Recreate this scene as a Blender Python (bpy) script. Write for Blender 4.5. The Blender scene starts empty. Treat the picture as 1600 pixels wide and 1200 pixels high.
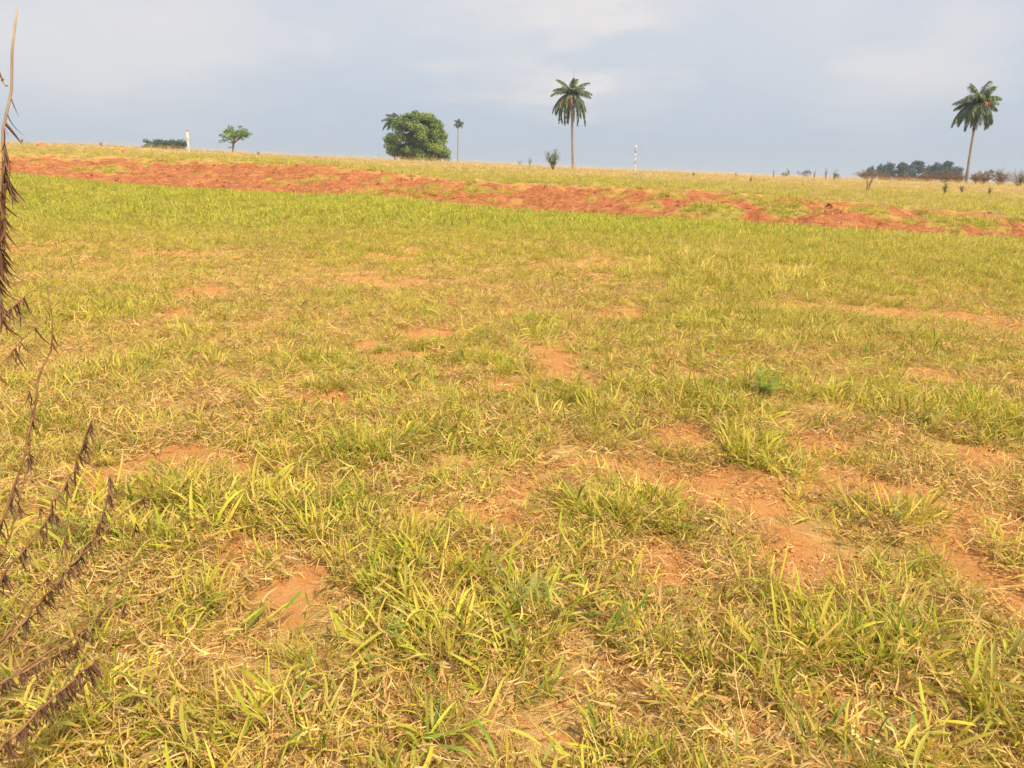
import bpy, math, random
import numpy as np
from mathutils import Vector, Matrix, Euler

R = math.radians
sc = bpy.context.scene
col = sc.collection
rng = np.random.default_rng(7)
random.seed(7)

# ------------------------------------------------------------------ camera
CAM = np.array([0.0, 0.0, 1.6])
F = 1186.0                       # focal length in pixels of a 1600 px wide frame
PITCH, ROLL = R(15.9), R(1.0)
cam_d = bpy.data.cameras.new('camera'); cam = bpy.data.objects.new('camera', cam_d); col.objects.link(cam)
fw = Vector((0, math.cos(PITCH), -math.sin(PITCH)))
up0 = Vector((0, math.sin(PITCH), math.cos(PITCH)))
rt0 = Vector((1, 0, 0))
rt = rt0*math.cos(ROLL) + up0*math.sin(ROLL)
up = up0*math.cos(ROLL) - rt0*math.sin(ROLL)
cam.matrix_world = Matrix(((rt.x, up.x, -fw.x, 0), (rt.y, up.y, -fw.y, 0), (rt.z, up.z, -fw.z, 1.6), (0, 0, 0, 1)))
cam_d.sensor_width = 36; cam_d.lens = 36*F/1600
cam_d.clip_start = 0.05; cam_d.clip_end = 8000
sc.camera = cam

# ------------------------------------------------------------------ sky, sun, exposure
SUN_EL, SUN_AZ = 55, 132          # azimuth from north (+Y) clockwise
world = bpy.data.worlds.new('World'); sc.world = world; world.use_nodes = True
nt = world.node_tree; nt.nodes.clear()
N = nt.nodes.new; L = nt.links.new
out = N('ShaderNodeOutputWorld')
sky = N('ShaderNodeTexSky'); sky.sky_type = 'NISHITA'; sky.sun_disc = False
sky.sun_elevation = R(SUN_EL); sky.sun_rotation = R(SUN_AZ); sky.dust_density = 4; sky.air_density = 1.2
bg1 = N('ShaderNodeBackground'); bg1.inputs[1].default_value = 0.1; L(sky.outputs[0], bg1.inputs[0])
tc = N('ShaderNodeTexCoord')
sep = N('ShaderNodeSeparateXYZ'); L(tc.outputs['Generated'], sep.inputs[0])
def M(op, a, b=None, c=None, clamp=False):
    n = N('ShaderNodeMath'); n.operation = op; n.use_clamp = clamp
    for i, v in enumerate((a, b, c)):
        if v is None: continue
        if isinstance(v, (int, float)): n.inputs[i].default_value = v
        else: L(v, n.inputs[i])
    return n.outputs[0]
def ramp(fac, stops):
    n = N('ShaderNodeValToRGB'); L(fac, n.inputs[0]); e = n.color_ramp.elements
    while len(e) < len(stops): e.new(0.5)
    for k, (p, c) in enumerate(stops): e[k].position = p; e[k].color = (*c, 1)
    return n.outputs[0]
# veil of haze and high cloud, laid over the clear sky
zen = M('MAXIMUM', sep.outputs[2], 0.0)
base = ramp(M('MULTIPLY', zen, 1.0), [(0.0, (.385, .425, .475)), (.05, (.370, .422, .492)), (.12, (.395, .442, .510)), (.22, (.445, .472, .530)), (.6, (.46, .485, .54))])
den = M('ADD', zen, 0.16)
cx = M('DIVIDE', sep.outputs[0], den); cy = M('DIVIDE', sep.outputs[1], den)
cv = N('ShaderNodeCombineXYZ'); L(cx, cv.inputs[0]); L(cy, cv.inputs[1])
no = N('ShaderNodeTexNoise'); no.inputs['Scale'].default_value = 1.25; no.inputs['Detail'].default_value = 7; no.inputs['Roughness'].default_value = .56
mp = N('ShaderNodeMapping'); mp.inputs['Location'].default_value = (3.3, 1.15, 0); L(cv.outputs[0], mp.inputs[0]); L(mp.outputs[0], no.inputs['Vector'])
warp = M('MULTIPLY', M('SUBTRACT', no.outputs[0], .5), .42)
tot = M('MULTIPLY', M('SUBTRACT', no.outputs[0], .47), 1.1)
def pixdir(px, py):
    v = fw*F + rt*(px-800) + up*(600-py); return v.normalized()
for px, py, rad, amp in ((150, 60, .20, .8), (330, 10, .16, .45), (40, 110, .10, .3), (620, 0, .13, .35), (800, 25, .13, .8), (900, 55, .09, .55), (990, 130, .075, .5), (1030, 20, .08, .4), (1420, 110, .12, .55), (1300, 60, .12, .3), (1530, 30, .1, .25), (1200, -120, .3, .25)):
    d = pixdir(px, py)
    vd = N('ShaderNodeVectorMath'); vd.operation = 'DISTANCE'; L(tc.outputs['Generated'], vd.inputs[0]); vd.inputs[1].default_value = d
    a = M('SUBTRACT', 1.0, M('DIVIDE', M('ADD', vd.outputs['Value'], warp), rad), clamp=True)
    tot = M('ADD', tot, M('MULTIPLY', M('SMOOTH_MIN', a, .75, .2), amp))
lowfade = M('MULTIPLY', zen, 9.0, clamp=True)
cl = M('MULTIPLY', M('MAXIMUM', tot, 0.0), lowfade, clamp=True)
mx = N('ShaderNodeMix'); mx.data_type = 'RGBA'; L(cl, mx.inputs['Factor']); L(base, mx.inputs['A']); mx.inputs['B'].default_value = (.560, .540, .540, 1)
bg2 = N('ShaderNodeBackground'); L(mx.outputs['Result'], bg2.inputs[0]); bg2.inputs[1].default_value = 1.03
ms = N('ShaderNodeMixShader'); ms.inputs[0].default_value = .93; L(bg1.outputs[0], ms.inputs[1]); L(bg2.outputs[0], ms.inputs[2])
L(ms.outputs[0], out.inputs['Surface'])

sun_d = bpy.data.lights.new('sun', 'SUN'); sun = bpy.data.objects.new('sun', sun_d); col.objects.link(sun)
sun_d.energy = 5.0; sun_d.angle = R(8); sun_d.color = (1, .84, .58)
sd = Vector((math.sin(R(SUN_AZ))*math.cos(R(SUN_EL)), math.cos(R(SUN_AZ))*math.cos(R(SUN_EL)), math.sin(R(SUN_EL))))
sun.rotation_euler = sd.to_track_quat('Z', 'Y').to_euler()
sun.location = (0, 0, 40)
sc.view_settings.view_transform = 'Standard'; sc.view_settings.look = 'None'
sc.view_settings.exposure = 0.53; sc.view_settings.gamma = 1; sc.view_settings.use_curve_mapping = False
sc.render.engine = 'CYCLES'
sc.cycles.max_bounces = 6; sc.cycles.diffuse_bounces = 3; sc.cycles.transmission_bounces = 4; sc.cycles.transparent_max_bounces = 4

# ------------------------------------------------------------------ helpers
def tag(o, label=None, cat=None, group=None, kind=None):
    if label: o['label'] = label
    if cat: o['category'] = cat
    if group: o['group'] = group
    if kind: o['kind'] = kind
    return o
def empty(name, loc, label, cat, group=None):
    o = bpy.data.objects.new(name, None); o.empty_display_size = .3; col.objects.link(o)
    o.location = loc; return tag(o, label, cat, group)
def mesh_np(name, V, Fq, mat, parent=None, attrs=None, smooth=False, loc=None):
    """V (n,3), Fq list of face arrays (k, 3|4)"""
    me = bpy.data.meshes.new(name)
    V = np.asarray(V, dtype=np.float32)
    if not isinstance(Fq, (list, tuple)): Fq = [Fq]
    Fq = [np.asarray(f, dtype=np.int32) for f in Fq if len(f)]
    nl = sum(f.size for f in Fq); nf = sum(len(f) for f in Fq)
    me.vertices.add(len(V)); me.vertices.foreach_set('co', V.ravel())
    if nf:
        me.loops.add(nl); me.polygons.add(nf)
        me.loops.foreach_set('vertex_index', np.concatenate([f.ravel() for f in Fq]))
        tot_ = np.concatenate([np.full(len(f), f.shape[1], dtype=np.int32) for f in Fq])
        st = np.concatenate([[0], np.cumsum(tot_)[:-1]]).astype(np.int32)
        me.polygons.foreach_set('loop_start', st)
        if smooth: me.polygons.foreach_set('use_smooth', np.ones(nf, dtype=bool))
    for k, (ty, arr) in (attrs or {}).items():
        a = me.attributes.new(k, ty, 'POINT'); arr = np.asarray(arr)
        if ty == 'FLOAT': a.data.foreach_set('value', arr.astype(np.float32).ravel())
        elif ty == 'INT': a.data.foreach_set('value', arr.astype(np.int32).ravel())
        elif ty == 'FLOAT_VECTOR': a.data.foreach_set('vector', arr.astype(np.float32).ravel())
        elif ty == 'FLOAT_COLOR':
            c = np.ones((len(V), 4), dtype=np.float32); c[:, :3] = arr; a.data.foreach_set('color', c.ravel())
    me.update(calc_edges=True)
    if mat: me.materials.append(mat)
    o = bpy.data.objects.new(name, me); col.objects.link(o)
    if parent: o.parent = parent
    if loc is not None: o.location = loc
    return o

# value noise --------------------------------------------------------
_T = rng.random((256, 256))
def vnoise(x, y):
    xi = np.floor(x).astype(int); yi = np.floor(y).astype(int); fx = x-xi; fy = y-yi
    fx = fx*fx*(3-2*fx); fy = fy*fy*(3-2*fy)
    a = _T[xi & 255, yi & 255]; b = _T[(xi+1) & 255, yi & 255]; c = _T[xi & 255, (yi+1) & 255]; d = _T[(xi+1) & 255, (yi+1) & 255]
    return (a*(1-fx)+b*fx)*(1-fy) + (c*(1-fx)+d*fx)*fy
def fbm(x, y, s, oct=4, off=0.0, rough=.5):
    t = 0; amp = 1; tot_ = 0
    ca, sa = math.cos(.6), math.sin(.6)
    x = np.asarray(x)/s + off*17.3+31; y = np.asarray(y)/s + off*9.7+57
    for _ in range(oct):
        t = t + amp*vnoise(x, y); tot_ += amp; amp *= rough
        x, y = (x*ca - y*sa)*2.03+5.1, (x*sa + y*ca)*2.03+1.7
    return t/tot_
def sm(a, b, x):
    t = np.clip((x-a)/(b-a), 0, 1); return t*t*(3-2*t)

# ------------------------------------------------------------------ terrain
FW, RT, UP = (np.array(v) for v in (fw, rt, up))
def ray(px, py):
    return FW*F + RT*(px-800) + UP*(600-py)
def slope(px, py):
    r = ray(px, py); return r[2]/r[1]
UX = np.arange(0, 1601, 100.0)
Y1 = np.array([272, 280, 289, 296, 301, 306, 309, 321, 331, 339, 342, 347, 354, 359, 364, 367, 377.])   # foot of the bank
Y2 = np.array([243, 244, 246, 250, 254, 259, 271, 281, 286, 290, 295, 302, 310, 315, 322, 331, 347.])   # top of the bank
Y3 = np.array([222, 225, 229, 237, 242, 247, 250, 254, 259, 264, 268, 272, 276, 280, 283, 286, 289.])   # crest
D1 = np.interp(UX, [0, 400, 800, 1200, 1600], [46, 39.5, 33, 27.5, 22.5])
D2 = D1 + np.interp(UX, [0, 600, 1600], [8, 6.5, 6])
D3 = np.interp(UX, [0, 800, 1600], [82, 96, 108])
Z1 = np.array([1.6 + D1[i]*slope(UX[i], Y1[i]) for i in range(17)])
Z2 = np.array([1.6 + D2[i]*slope(UX[i], Y2[i]) for i in range(17)])
Z3 = np.array([1.6 + D3[i]*slope(UX[i], Y3[i]) for i in range(17)])
UC = 1233.0
def ucol(X, Y):
    return np.clip(800 + UC*X/np.maximum(Y, .5), -250, 1850)
def itp(u, tab):
    return np.interp(u, UX, tab)
def sitp(u, tab):   # smoothed table lookup
    return (itp(u-45, tab)+itp(u, tab)+itp(u+45, tab)+itp(u-85, tab)+itp(u+85, tab))/5
MOUNDS = []   # x, y, rx, ry, h
def base_h(X, Y):
    X = np.asarray(X, float); Y = np.asarray(Y, float)
    u = ucol(X, Y)
    d1, d2, d3 = sitp(u, D1), sitp(u, D2), sitp(u, D3)
    z1, z2, z3 = sitp(u, Z1), sitp(u, Z2), sitp(u, Z3)
    wob = (fbm(X, Y, 5.0, 3, 2)-.5)*2.2
    Yb = Y + wob*sm(10, 30, Y)*(1-sm(60, 80, Y))
    a = sm(.5*d1, d1*1.02, Yb)*z1
    t = np.clip((Yb-d1)/(d2-d1), 0, 1); t = t*t*(3-2*t)*.55 + .45*t
    b = z1 + (z2-z1)*t
    t3 = np.clip((Yb-d2)/(d3-d2), 0, 1); c = z2 + (z3-z2)*(t3*1.25-.25*t3*t3*t3) if False else z2 + (z3-z2)*t3
    e = z3 - .02*(Yb-d3) - .25*(1-np.exp(-(np.maximum(Yb-d3, 0))/12.0))
    z = np.where(Yb < d1, a, np.where(Yb < d2, b, np.where(Yb < d3, c, e)))
    return z
def bank_t(X, Y):
    u = ucol(X, Y); d1, d2 = sitp(u, D1), sitp(u, D2)
    wob = (fbm(X, Y, 5.0, 3, 2)-.5)*2.2
    return (Y + wob - d1)/(d2-d1)
def h(X, Y):
    X = np.asarray(X, float); Y = np.asarray(Y, float)
    z = base_h(X, Y)
    z = z + (fbm(X, Y, 1.7, 3, 3)-.5)*.10*sm(0, 3, np.hypot(X, Y))
    z = z + (fbm(X, Y, 9.0, 2, 4)-.5)*.22*sm(5, 15, np.hypot(X, Y))
    t = bank_t(X, Y); w = sm(-.15, .15, t)*(1-sm(.95, 1.3, t))*sm(15, 20, Y)
    rid = np.abs(fbm(X*.6, Y, 1.5, 4, 5, .6)-.5)*2
    z = z + w*(-(1-rid)**3*.42 + (fbm(X, Y, .7, 4, 8, .62)-.5)*.24)
    for mx_, my_, rx_, ry_, hh in MOUNDS:
        z = z + hh*np.exp(-((X-mx_)/rx_)**2-((Y-my_)/ry_)**2)
    return z
def h1(x, y): return float(h(np.array([x]), np.array([y]))[0])
def hit(px, py, ymax=400.0):
    """first ground point seen along the ray through a pixel"""
    r = ray(px, py); r = r/r[1]
    ys = np.exp(np.linspace(math.log(.8), math.log(ymax), 1400))
    g = h(r[0]*ys, ys); zz = 1.6 + r[2]*ys
    k = np.nonzero(zz <= g)[0]
    y = ys[k[0]] if len(k) else ymax
    return np.array([r[0]*y, y, 0.0])
def at(px, py, Y):
    r = ray(px, py); r = r/r[1]; return np.array([r[0]*Y, Y, 1.6+r[2]*Y])
def mound(px, py, rx, ry, hh):
    p = hit(px, py); MOUNDS.append((p[0], p[1], rx, ry, hh))
mound(630, 312, 2.3, 1.4, .34)
mound(1300, 344, 1.9, 1.2, .15)
mound(1312, 332, .5, .5, .10)
mound(1200, 415, 1.4, .8, .12)
mound(1110, 336, 1.0, .8, .15)

def ells(lst):
    o = []
    for px, py, rx, ry, a in lst:
        c = hit(px, py); n = hit(px, py-ry); f = hit(px, py+ry)
        o.append((c[0], c[1], rx/UC*c[1], max(abs(n[1]-f[1])/2, .08), a))
    return o
def field_of(E, X, Y):
    t = np.zeros_like(X)
    wx = (fbm(X, Y, .9, 3, 11)-.5); wy = (fbm(X, Y, .9, 3, 12)-.5)
    for cx_, cy_, rx_, ry_, a in E:
        s = 1.0
        q = ((X-cx_)/rx_ + wx*1.5*s)**2 + ((Y-cy_)/ry_ + wy*1.5*s)**2
        t = np.maximum(t, a*np.exp(-(q**1.5)*.8))
    return t
BARE = ells([(a, b_, c*.95, d*.95, e*1.05) for a, b_, c, d, e in [(230, 358, 110, 7, .6), (640, 396, 35, 8, .9), (320, 455, 55, 12, .9), (600, 442, 60, 12, .8), (270, 490, 25, 9, .9),
    (970, 492, 50, 13, 1), (1400, 492, 120, 11, 1), (1530, 500, 60, 13, 1), (1230, 480, 60, 12, .6), (560, 545, 22, 10, .9), (680, 520, 45, 11, .9), (1480, 455, 70, 10, .5),
    (860, 560, 55, 28, .7), (780, 605, 35, 18, .8), (900, 605, 35, 10, .8), (1050, 582, 45, 14, .8), (1470, 592, 60, 15, 1), (1570, 600, 40, 12, .9), (500, 622, 50, 14, .9), (710, 578, 35, 9, .7),
    (1280, 700, 90, 18, .8), (1080, 700, 75, 28, .9), (1170, 775, 100, 40, 1), (800, 800, 90, 28, .9), (820, 765, 45, 15, .9), (1390, 770, 95, 34, 1), (650, 800, 50, 14, .7),
    (1265, 880, 80, 52, 1.1), (1040, 880, 60, 50, 1), (1560, 830, 70, 34, 1), (1575, 925, 60, 75, 1.1), (430, 940, 70, 40, .6), (370, 850, 40, 30, .7), (720, 870, 50, 18, .8),
    (1150, 372, 70, 8, .7), (880, 412, 60, 8, .6), (1540, 720, 70, 18, .7), (500, 900, 50, 40, .6), (980, 1080, 40, 40, .5), (100, 1010, 60, 30, .5), (1370, 1100, 150, 40, .35), (590, 1000, 40, 40, .4)]])
LUSH = ells([(1140, 505, 170, 32, .9), (1400, 545, 200, 34, .9), (1100, 425, 130, 30, .8), (1380, 395, 300, 34, 1), (630, 312, 90, 16, .9), (940, 360, 200, 22, .7),
    (700, 950, 190, 110, .8), (1320, 1010, 190, 80, .75), (270, 790, 150, 60, .7), (1190, 610, 120, 34, .7), (1090, 640, 170, 36, .7), (100, 1120, 160, 80, .7), (1560, 670, 70, 34, .9),
    (1190, 730, 70, 34, .8), (500, 800, 80, 40, .7), (1560, 1120, 80, 80, .7), (950, 790, 110, 34, .6), (1540, 860, 60, 34, .6), (1380, 830, 60, 40, .5), (60, 520, 90, 60, .7), (250, 560, 180, 50, .5), (640, 700, 180, 50, .45), (900, 640, 100, 34, .6), (1420, 640, 90, 26, .6)])
BANKG = ells([(1110, 325, 42, 9, 1.3), (1010, 297, 40, 4, .8), (480, 284, 60, 4, .6), (150, 264, 50, 5, .7), (70, 258, 60, 5, .5), (940, 293, 25, 3, .6), (1230, 328, 40, 9, .9), (1360, 330, 34, 9, 1), (740, 300, 60, 5, .6), (1480, 345, 60, 10, .9), (320, 270, 60, 6, .3), (600, 280, 30, 5, .5), (1190, 312, 30, 6, .6), (1570, 330, 60, 10, 1)])
def covers(X, Y):
    """returns bare, green, red and tan cover of the ground"""
    t = bank_t(X, Y)
    n1 = fbm(X, Y, 2.4, 4, 20); n2 = fbm(X, Y, .55, 3, 21); n3 = fbm(X, Y, 6.5, 3, 22)
    bare = field_of(BARE, X, Y); lush = field_of(LUSH, X, Y)
    bare = bare*(1-.5*sm(7, 13, Y)); bare = np.clip(bare*1.45 + (n2-.5)*2.0*sm(.1, .5, bare), 0, 1)
    bare = np.maximum(bare, sm(.62, .72, fbm(X, Y, 1.3, 4, 23))*.8*(1-lush)*(1-sm(14, 19, Y)))
    edge = (n1-.5)*.8 + (n2-.5)*.5
    red = sm(-.10, .06, t+edge*.5)*(1-sm(1.0, 1.22, t+edge*.6))*sm(15, 18, Y)
    bg = field_of(BANKG, X, Y)
    u = ucol(X, Y)
    red = red*(1-sm(.25, .6, bg+(n2-.5)*.6))
    red = red*(1-sm(.62, .70, fbm(X, Y, 1.9, 3, 27))*.8*sm(.3, .6, t))
    # second, patchy tongue of bare earth at the right, above the bank
    tongue = sm(1150, 1250, u)*sm(1.0, 1.1, t)*(1-sm(1.7, 2.0, t))*sm(.5, .6, fbm(X*.5, Y, 1.8, 3, 29))
    red = np.maximum(red, tongue*.8)
    above = sm(.9, 1.1, t)*sm(15, 18, Y)
    farstrip = sm(13, 19, Y)*(1-above)
    dd = np.clip((Y-sitp(u, D2))/(sitp(u, D3)-sitp(u, D2)), 0, 1)
    green = .50 + .14*sm(7, 12, Y) + (n1-.5)*1.2 + (n3-.5)*.6 + .45*lush + .42*farstrip
    green_above = .44 - .85*sm(.22, .72, dd + (n1-.5)*.4) + (n1-.5)*.6
    green = np.where(above > .5, green_above, green)
    green = np.maximum(green, np.clip(bg, 0, 1)*.85)
    green = np.maximum(green, .45*sm(-.1, .1, t)*(1-sm(1, 1.3, t))*(Y > 18))
    green = np.clip(green, .03, 1)*(1-.85*bare)
    return bare, np.clip(green, 0, 1), red, lush, above, dd

# ------------------------------------------------------------------ materials
def newmat(name):
    m = bpy.data.materials.new(name); m.use_nodes = True; m.node_tree.nodes.clear(); return m
class NT:
    def __init__(s, m): s.t = m.node_tree
    def n(s, ty, **kw):
        x = s.t.nodes.new(ty)
        for k, v in kw.items():
            if isinstance(k, str) and hasattr(x, k): setattr(x, k, v)
        return x
    def l(s, a, b): s.t.links.new(a, b)
    def mix(s, f, a, b, mode='MIX'):
        x = s.t.nodes.new('ShaderNodeMix'); x.data_type = 'RGBA'; x.blend_type = mode
        for i, v in (('Factor', f), ('A', a), ('B', b)):
            if isinstance(v, (int, float)): x.inputs[i].default_value = v if i == 'Factor' else (v, v, v, 1)
            elif isinstance(v, tuple): x.inputs[i].default_value = (*v, 1)
            else: s.l(v, x.inputs[i])
        return x.outputs['Result']
    def math(s, op, a, b=None, clamp=False):
        x = s.t.nodes.new('ShaderNodeMath'); x.operation = op; x.use_clamp = clamp
        for i, v in enumerate((a, b)):
            if v is None: continue
            if isinstance(v, (int, float)): x.inputs[i].default_value = v
            else: s.l(v, x.inputs[i])
        return x.outputs[0]
    def noise(s, scale, detail=4, rough=.55, coord=None, dist=0):
        x = s.t.nodes.new('ShaderNodeTexNoise'); x.inputs['Scale'].default_value = scale; x.inputs['Detail'].default_value = detail; x.inputs['Roughness'].default_value = rough; x.inputs['Distortion'].default_value = dist
        if coord is not None: s.l(coord, x.inputs['Vector'])
        return x.outputs[0]
    def remap(s, v, a, b):
        x = s.t.nodes.new('ShaderNodeMapRange'); x.inputs[1].default_value = a; x.inputs[2].default_value = b; s.l(v, x.inputs[0]); return x.outputs[0]
    def attr(s, name, ty='GEOMETRY'):
        x = s.t.nodes.new('ShaderNodeAttribute'); x.attribute_name = name; x.attribute_type = ty; return x

def mat_ground():
    m = newmat('soil'); n = NT(m)
    o = n.n('ShaderNodeOutputMaterial'); b = n.n('ShaderNodeBsdfPrincipled'); n.l(b.outputs[0], o.inputs[0])
    b.inputs['Roughness'].default_value = .95; b.inputs['Specular IOR Level'].default_value = .15
    geo = n.n('ShaderNodeNewGeometry'); P = geo.outputs['Position']
    big = n.noise(.9, 5, .6, P); mid = n.noise(6, 5, .65, P); fine = n.noise(60, 4, .7, P); grit = n.noise(240, 2, .6, P)
    pale = n.mix(n.remap(mid, .35, .68), (.60, .265, .082), (.72, .385, .155))
    pale = n.mix(n.remap(fine, .35, .75), pale, (.47, .185, .058))
    red = n.mix(n.remap(big, .35, .65), (.40, .140, .052), (.52, .205, .082))
    red = n.mix(n.remap(mid, .40, .70), red, (.29, .085, .034))
    mp_ = n.n('ShaderNodeMapping'); mp_.inputs['Scale'].default_value = (.7, 2.2, 2.5); n.l(P, mp_.inputs[0])
    st = n.noise(2.2, 5, .65, mp_.outputs[0], .8)
    red = n.mix(n.remap(st, .46, .70), red, (.56, .27, .12))
    c = n.mix(n.attr('red').outputs['Fac'], pale, red)
    # trodden dead litter between the tufts
    lit = n.mix(n.remap(fine, .35, .65), (.46, .29, .11), (.64, .44, .18))
    c = n.mix(n.math('MULTIPLY', n.attr('litter').outputs['Fac'], n.remap(n.noise(14, 4, .7, P), .38, .52)), c, lit)
    gr = n.mix(n.remap(mid, .4, .6), (.22, .22, .035), (.42, .36, .09))
    c = n.mix(n.math('MULTIPLY', n.attr('green').outputs['Fac'], .8), c, gr)
    c = n.mix(n.attr('tan').outputs['Fac'], c, n.mix(n.remap(n.noise(1.2, 5, .7, P), .35, .65), (.42, .31, .14), (.55, .42, .20)))
    n.l(c, b.inputs['Base Color'])
    bm = n.n('ShaderNodeBump'); bm.inputs['Distance'].default_value = .03; bm.inputs['Strength'].default_value = .8
    bb = n.n('ShaderNodeBump'); bb.inputs['Distance'].default_value = .25; bb.inputs['Strength'].default_value = .7
    n.l(mid, bb.inputs['Height'])
    n.l(n.math('ADD', fine, n.math('MULTIPLY', grit, .4)), bm.inputs['Height']); 
    # the coarse relief belongs to the cut bank
    n.l(n.math('MULTIPLY', n.attr('red').outputs['Fac'], .8), bb.inputs['Strength'])
    n.l(bb.outputs[0], bm.inputs['Normal']); n.l(bm.outputs[0], b.inputs['Normal'])
    return m
def mat_leaf(name, trans=.35, rough=.55, inst=False, dryc=(.60, .44, .15)):
    m = newmat(name); n = NT(m)
    o = n.n('ShaderNodeOutputMaterial'); b = n.n('ShaderNodeBsdfPrincipled'); t = n.n('ShaderNodeBsdfTranslucent'); mx_ = n.n('ShaderNodeMixShader')
    b.inputs['Roughness'].default_value = rough; b.inputs['Specular IOR Level'].default_value = .3
    c = n.attr('col').outputs['Color']
    if inst:
        c = n.mix(n.attr('idry', 'INSTANCER').outputs['Fac'], c, n.mix(.75, c, dryc))
        oi = n.n('ShaderNodeObjectInfo')
        hs = n.n('ShaderNodeHueSaturation'); n.l(c, hs.inputs['Color']); n.l(n.math('ADD', n.math('MULTIPLY', oi.outputs['Random'], .45), .84), hs.inputs['Value']); c = hs.outputs[0]
    n.l(c, b.inputs['Base Color']); n.l(c, t.inputs['Color'])
    mx_.inputs[0].default_value = trans
    n.l(b.outputs[0], mx_.inputs[1]); n.l(t.outputs[0], mx_.inputs[2]); n.l(mx_.outputs[0], o.inputs[0]); return m
def mat_flat(name, c1, c2, scale, rough=.85, spec=.2, bump=.01, stretch=(1, 1, 1)):
    m = newmat(name); n = NT(m)
    o = n.n('ShaderNodeOutputMaterial'); b = n.n('ShaderNodeBsdfPrincipled'); n.l(b.outputs[0], o.inputs[0])
    tcn = n.n('ShaderNodeTexCoord'); mp_ = n.n('ShaderNodeMapping'); mp_.inputs['Scale'].default_value = stretch; n.l(tcn.outputs['Object'], mp_.inputs[0])
    v = n.noise(scale, 5, .65, mp_.outputs[0]); n.l(n.mix(n.remap(v, .38, .64), c1, c2), b.inputs['Base Color'])
    b.inputs['Roughness'].default_value = rough; b.inputs['Specular IOR Level'].default_value = spec
    bm = n.n('ShaderNodeBump'); bm.inputs['Distance'].default_value = bump; n.l(v, bm.inputs['Height']); n.l(bm.outputs[0], b.inputs['Normal'])
    return m
MG = mat_ground()
M_GRASS = mat_leaf('grass_blades', .38, .5, True)
M_LEAF = mat_leaf('tree_leaves', .25, .55)
M_PALM = mat_leaf('palm_leaves', .2, .45)
M_DRY = mat_leaf('dead_leaves', .12, .7)
M_BARK = mat_flat('grey_bark', (.14, .105, .07), (.26, .21, .16), 6, stretch=(1, 1, .3))
M_PALMTRUNK = mat_flat('palm_bark', (.22, .20, .18), (.36, .33, .30), 5, stretch=(1, 1, 4))
M_STEM = mat_flat('dry_stem', (.16, .075, .04), (.30, .17, .09), 60, stretch=(1, 1, .2), bump=.002)
M_STEMPALE = mat_flat('pale_dry_stem', (.30, .22, .16), (.46, .36, .28), 60, stretch=(1, 1, .2), bump=.002)
M_WHITE = mat_flat('chipped_white_paint', (.56, .53, .49), (.76, .74, .70), 9, rough=.6, stretch=(1, 1, .4))
M_RUST = mat_flat('weathered_red_paint', (.36, .13, .07), (.50, .28, .20), 9)
M_TERM = mat_flat('termite_earth', (.40, .13, .05), (.52, .21, .09), 5, bump=.008)
M_FRUIT = mat_flat('orange_fruit', (.42, .19, .08), (.32, .12, .05), 9, bump=.03)

# ------------------------------------------------------------------ ground sheet
def build_ground():
    core = np.linspace(-math.atan(.86), math.atan(.86), 760)
    side = np.linspace(core[-1], math.pi, 60)[1:]
    az = np.concatenate([-side[::-1], core, side[:-1]])
    r1 = np.exp(np.linspace(math.log(1.2), math.log(140), 820))
    rr = np.concatenate([[.0, .3, .6, .9], r1, np.exp(np.linspace(math.log(140), math.log(4500), 40))[1:]])
    A, Q = np.meshgrid(az, rr)
    X, Y = Q*np.sin(A), Q*np.cos(A)
    Z = h(X, Y)
    bare, green, red, lush, above, dd = covers(X, Y)
    behind = (Y < .5)
    fine = (fbm(X, Y, .16, 3, 40, .6)-.5)*.035*(1-sm(10, 25, Q))
    Z = Z + fine
    tb = bank_t(X, Y); zone = sm(-.1, .1, tb)*(1-sm(1.0, 1.4, tb))*sm(15, 18, Y)
    litter = np.clip((1-bare)*1.1, .12, 1)*(1-red)*(1-.75*zone)
    g = green*(1-red)*(.25+.75*sm(12, 25, Y)); g = np.where(behind, .2, g)
    tan = sm(.35, .8, dd)*above*(1-red)*(Y > 15)
    na, nr = len(az), len(rr)
    idx = np.arange(na*nr).reshape(nr, na)
    a = idx[:-1]; b = idx[1:]
    Fc = np.stack([a.ravel(), np.roll(a, -1, 1).ravel(), np.roll(b, -1, 1).ravel(), b.ravel()], 1)
    Fc = Fc[:, ::-1]
    V = np.stack([X.ravel(), Y.ravel(), Z.ravel()], 1)
    o = mesh_np('ground', V, Fc, MG, smooth=True, attrs={'red': ('FLOAT', np.maximum(red, zone*.6)), 'litter': ('FLOAT', litter), 'green': ('FLOAT', g), 'tan': ('FLOAT', tan)})
    tag(o, 'red and sandy earth of the field with its bare cut bank', None, None, 'structure')
    return o
build_ground()

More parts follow.
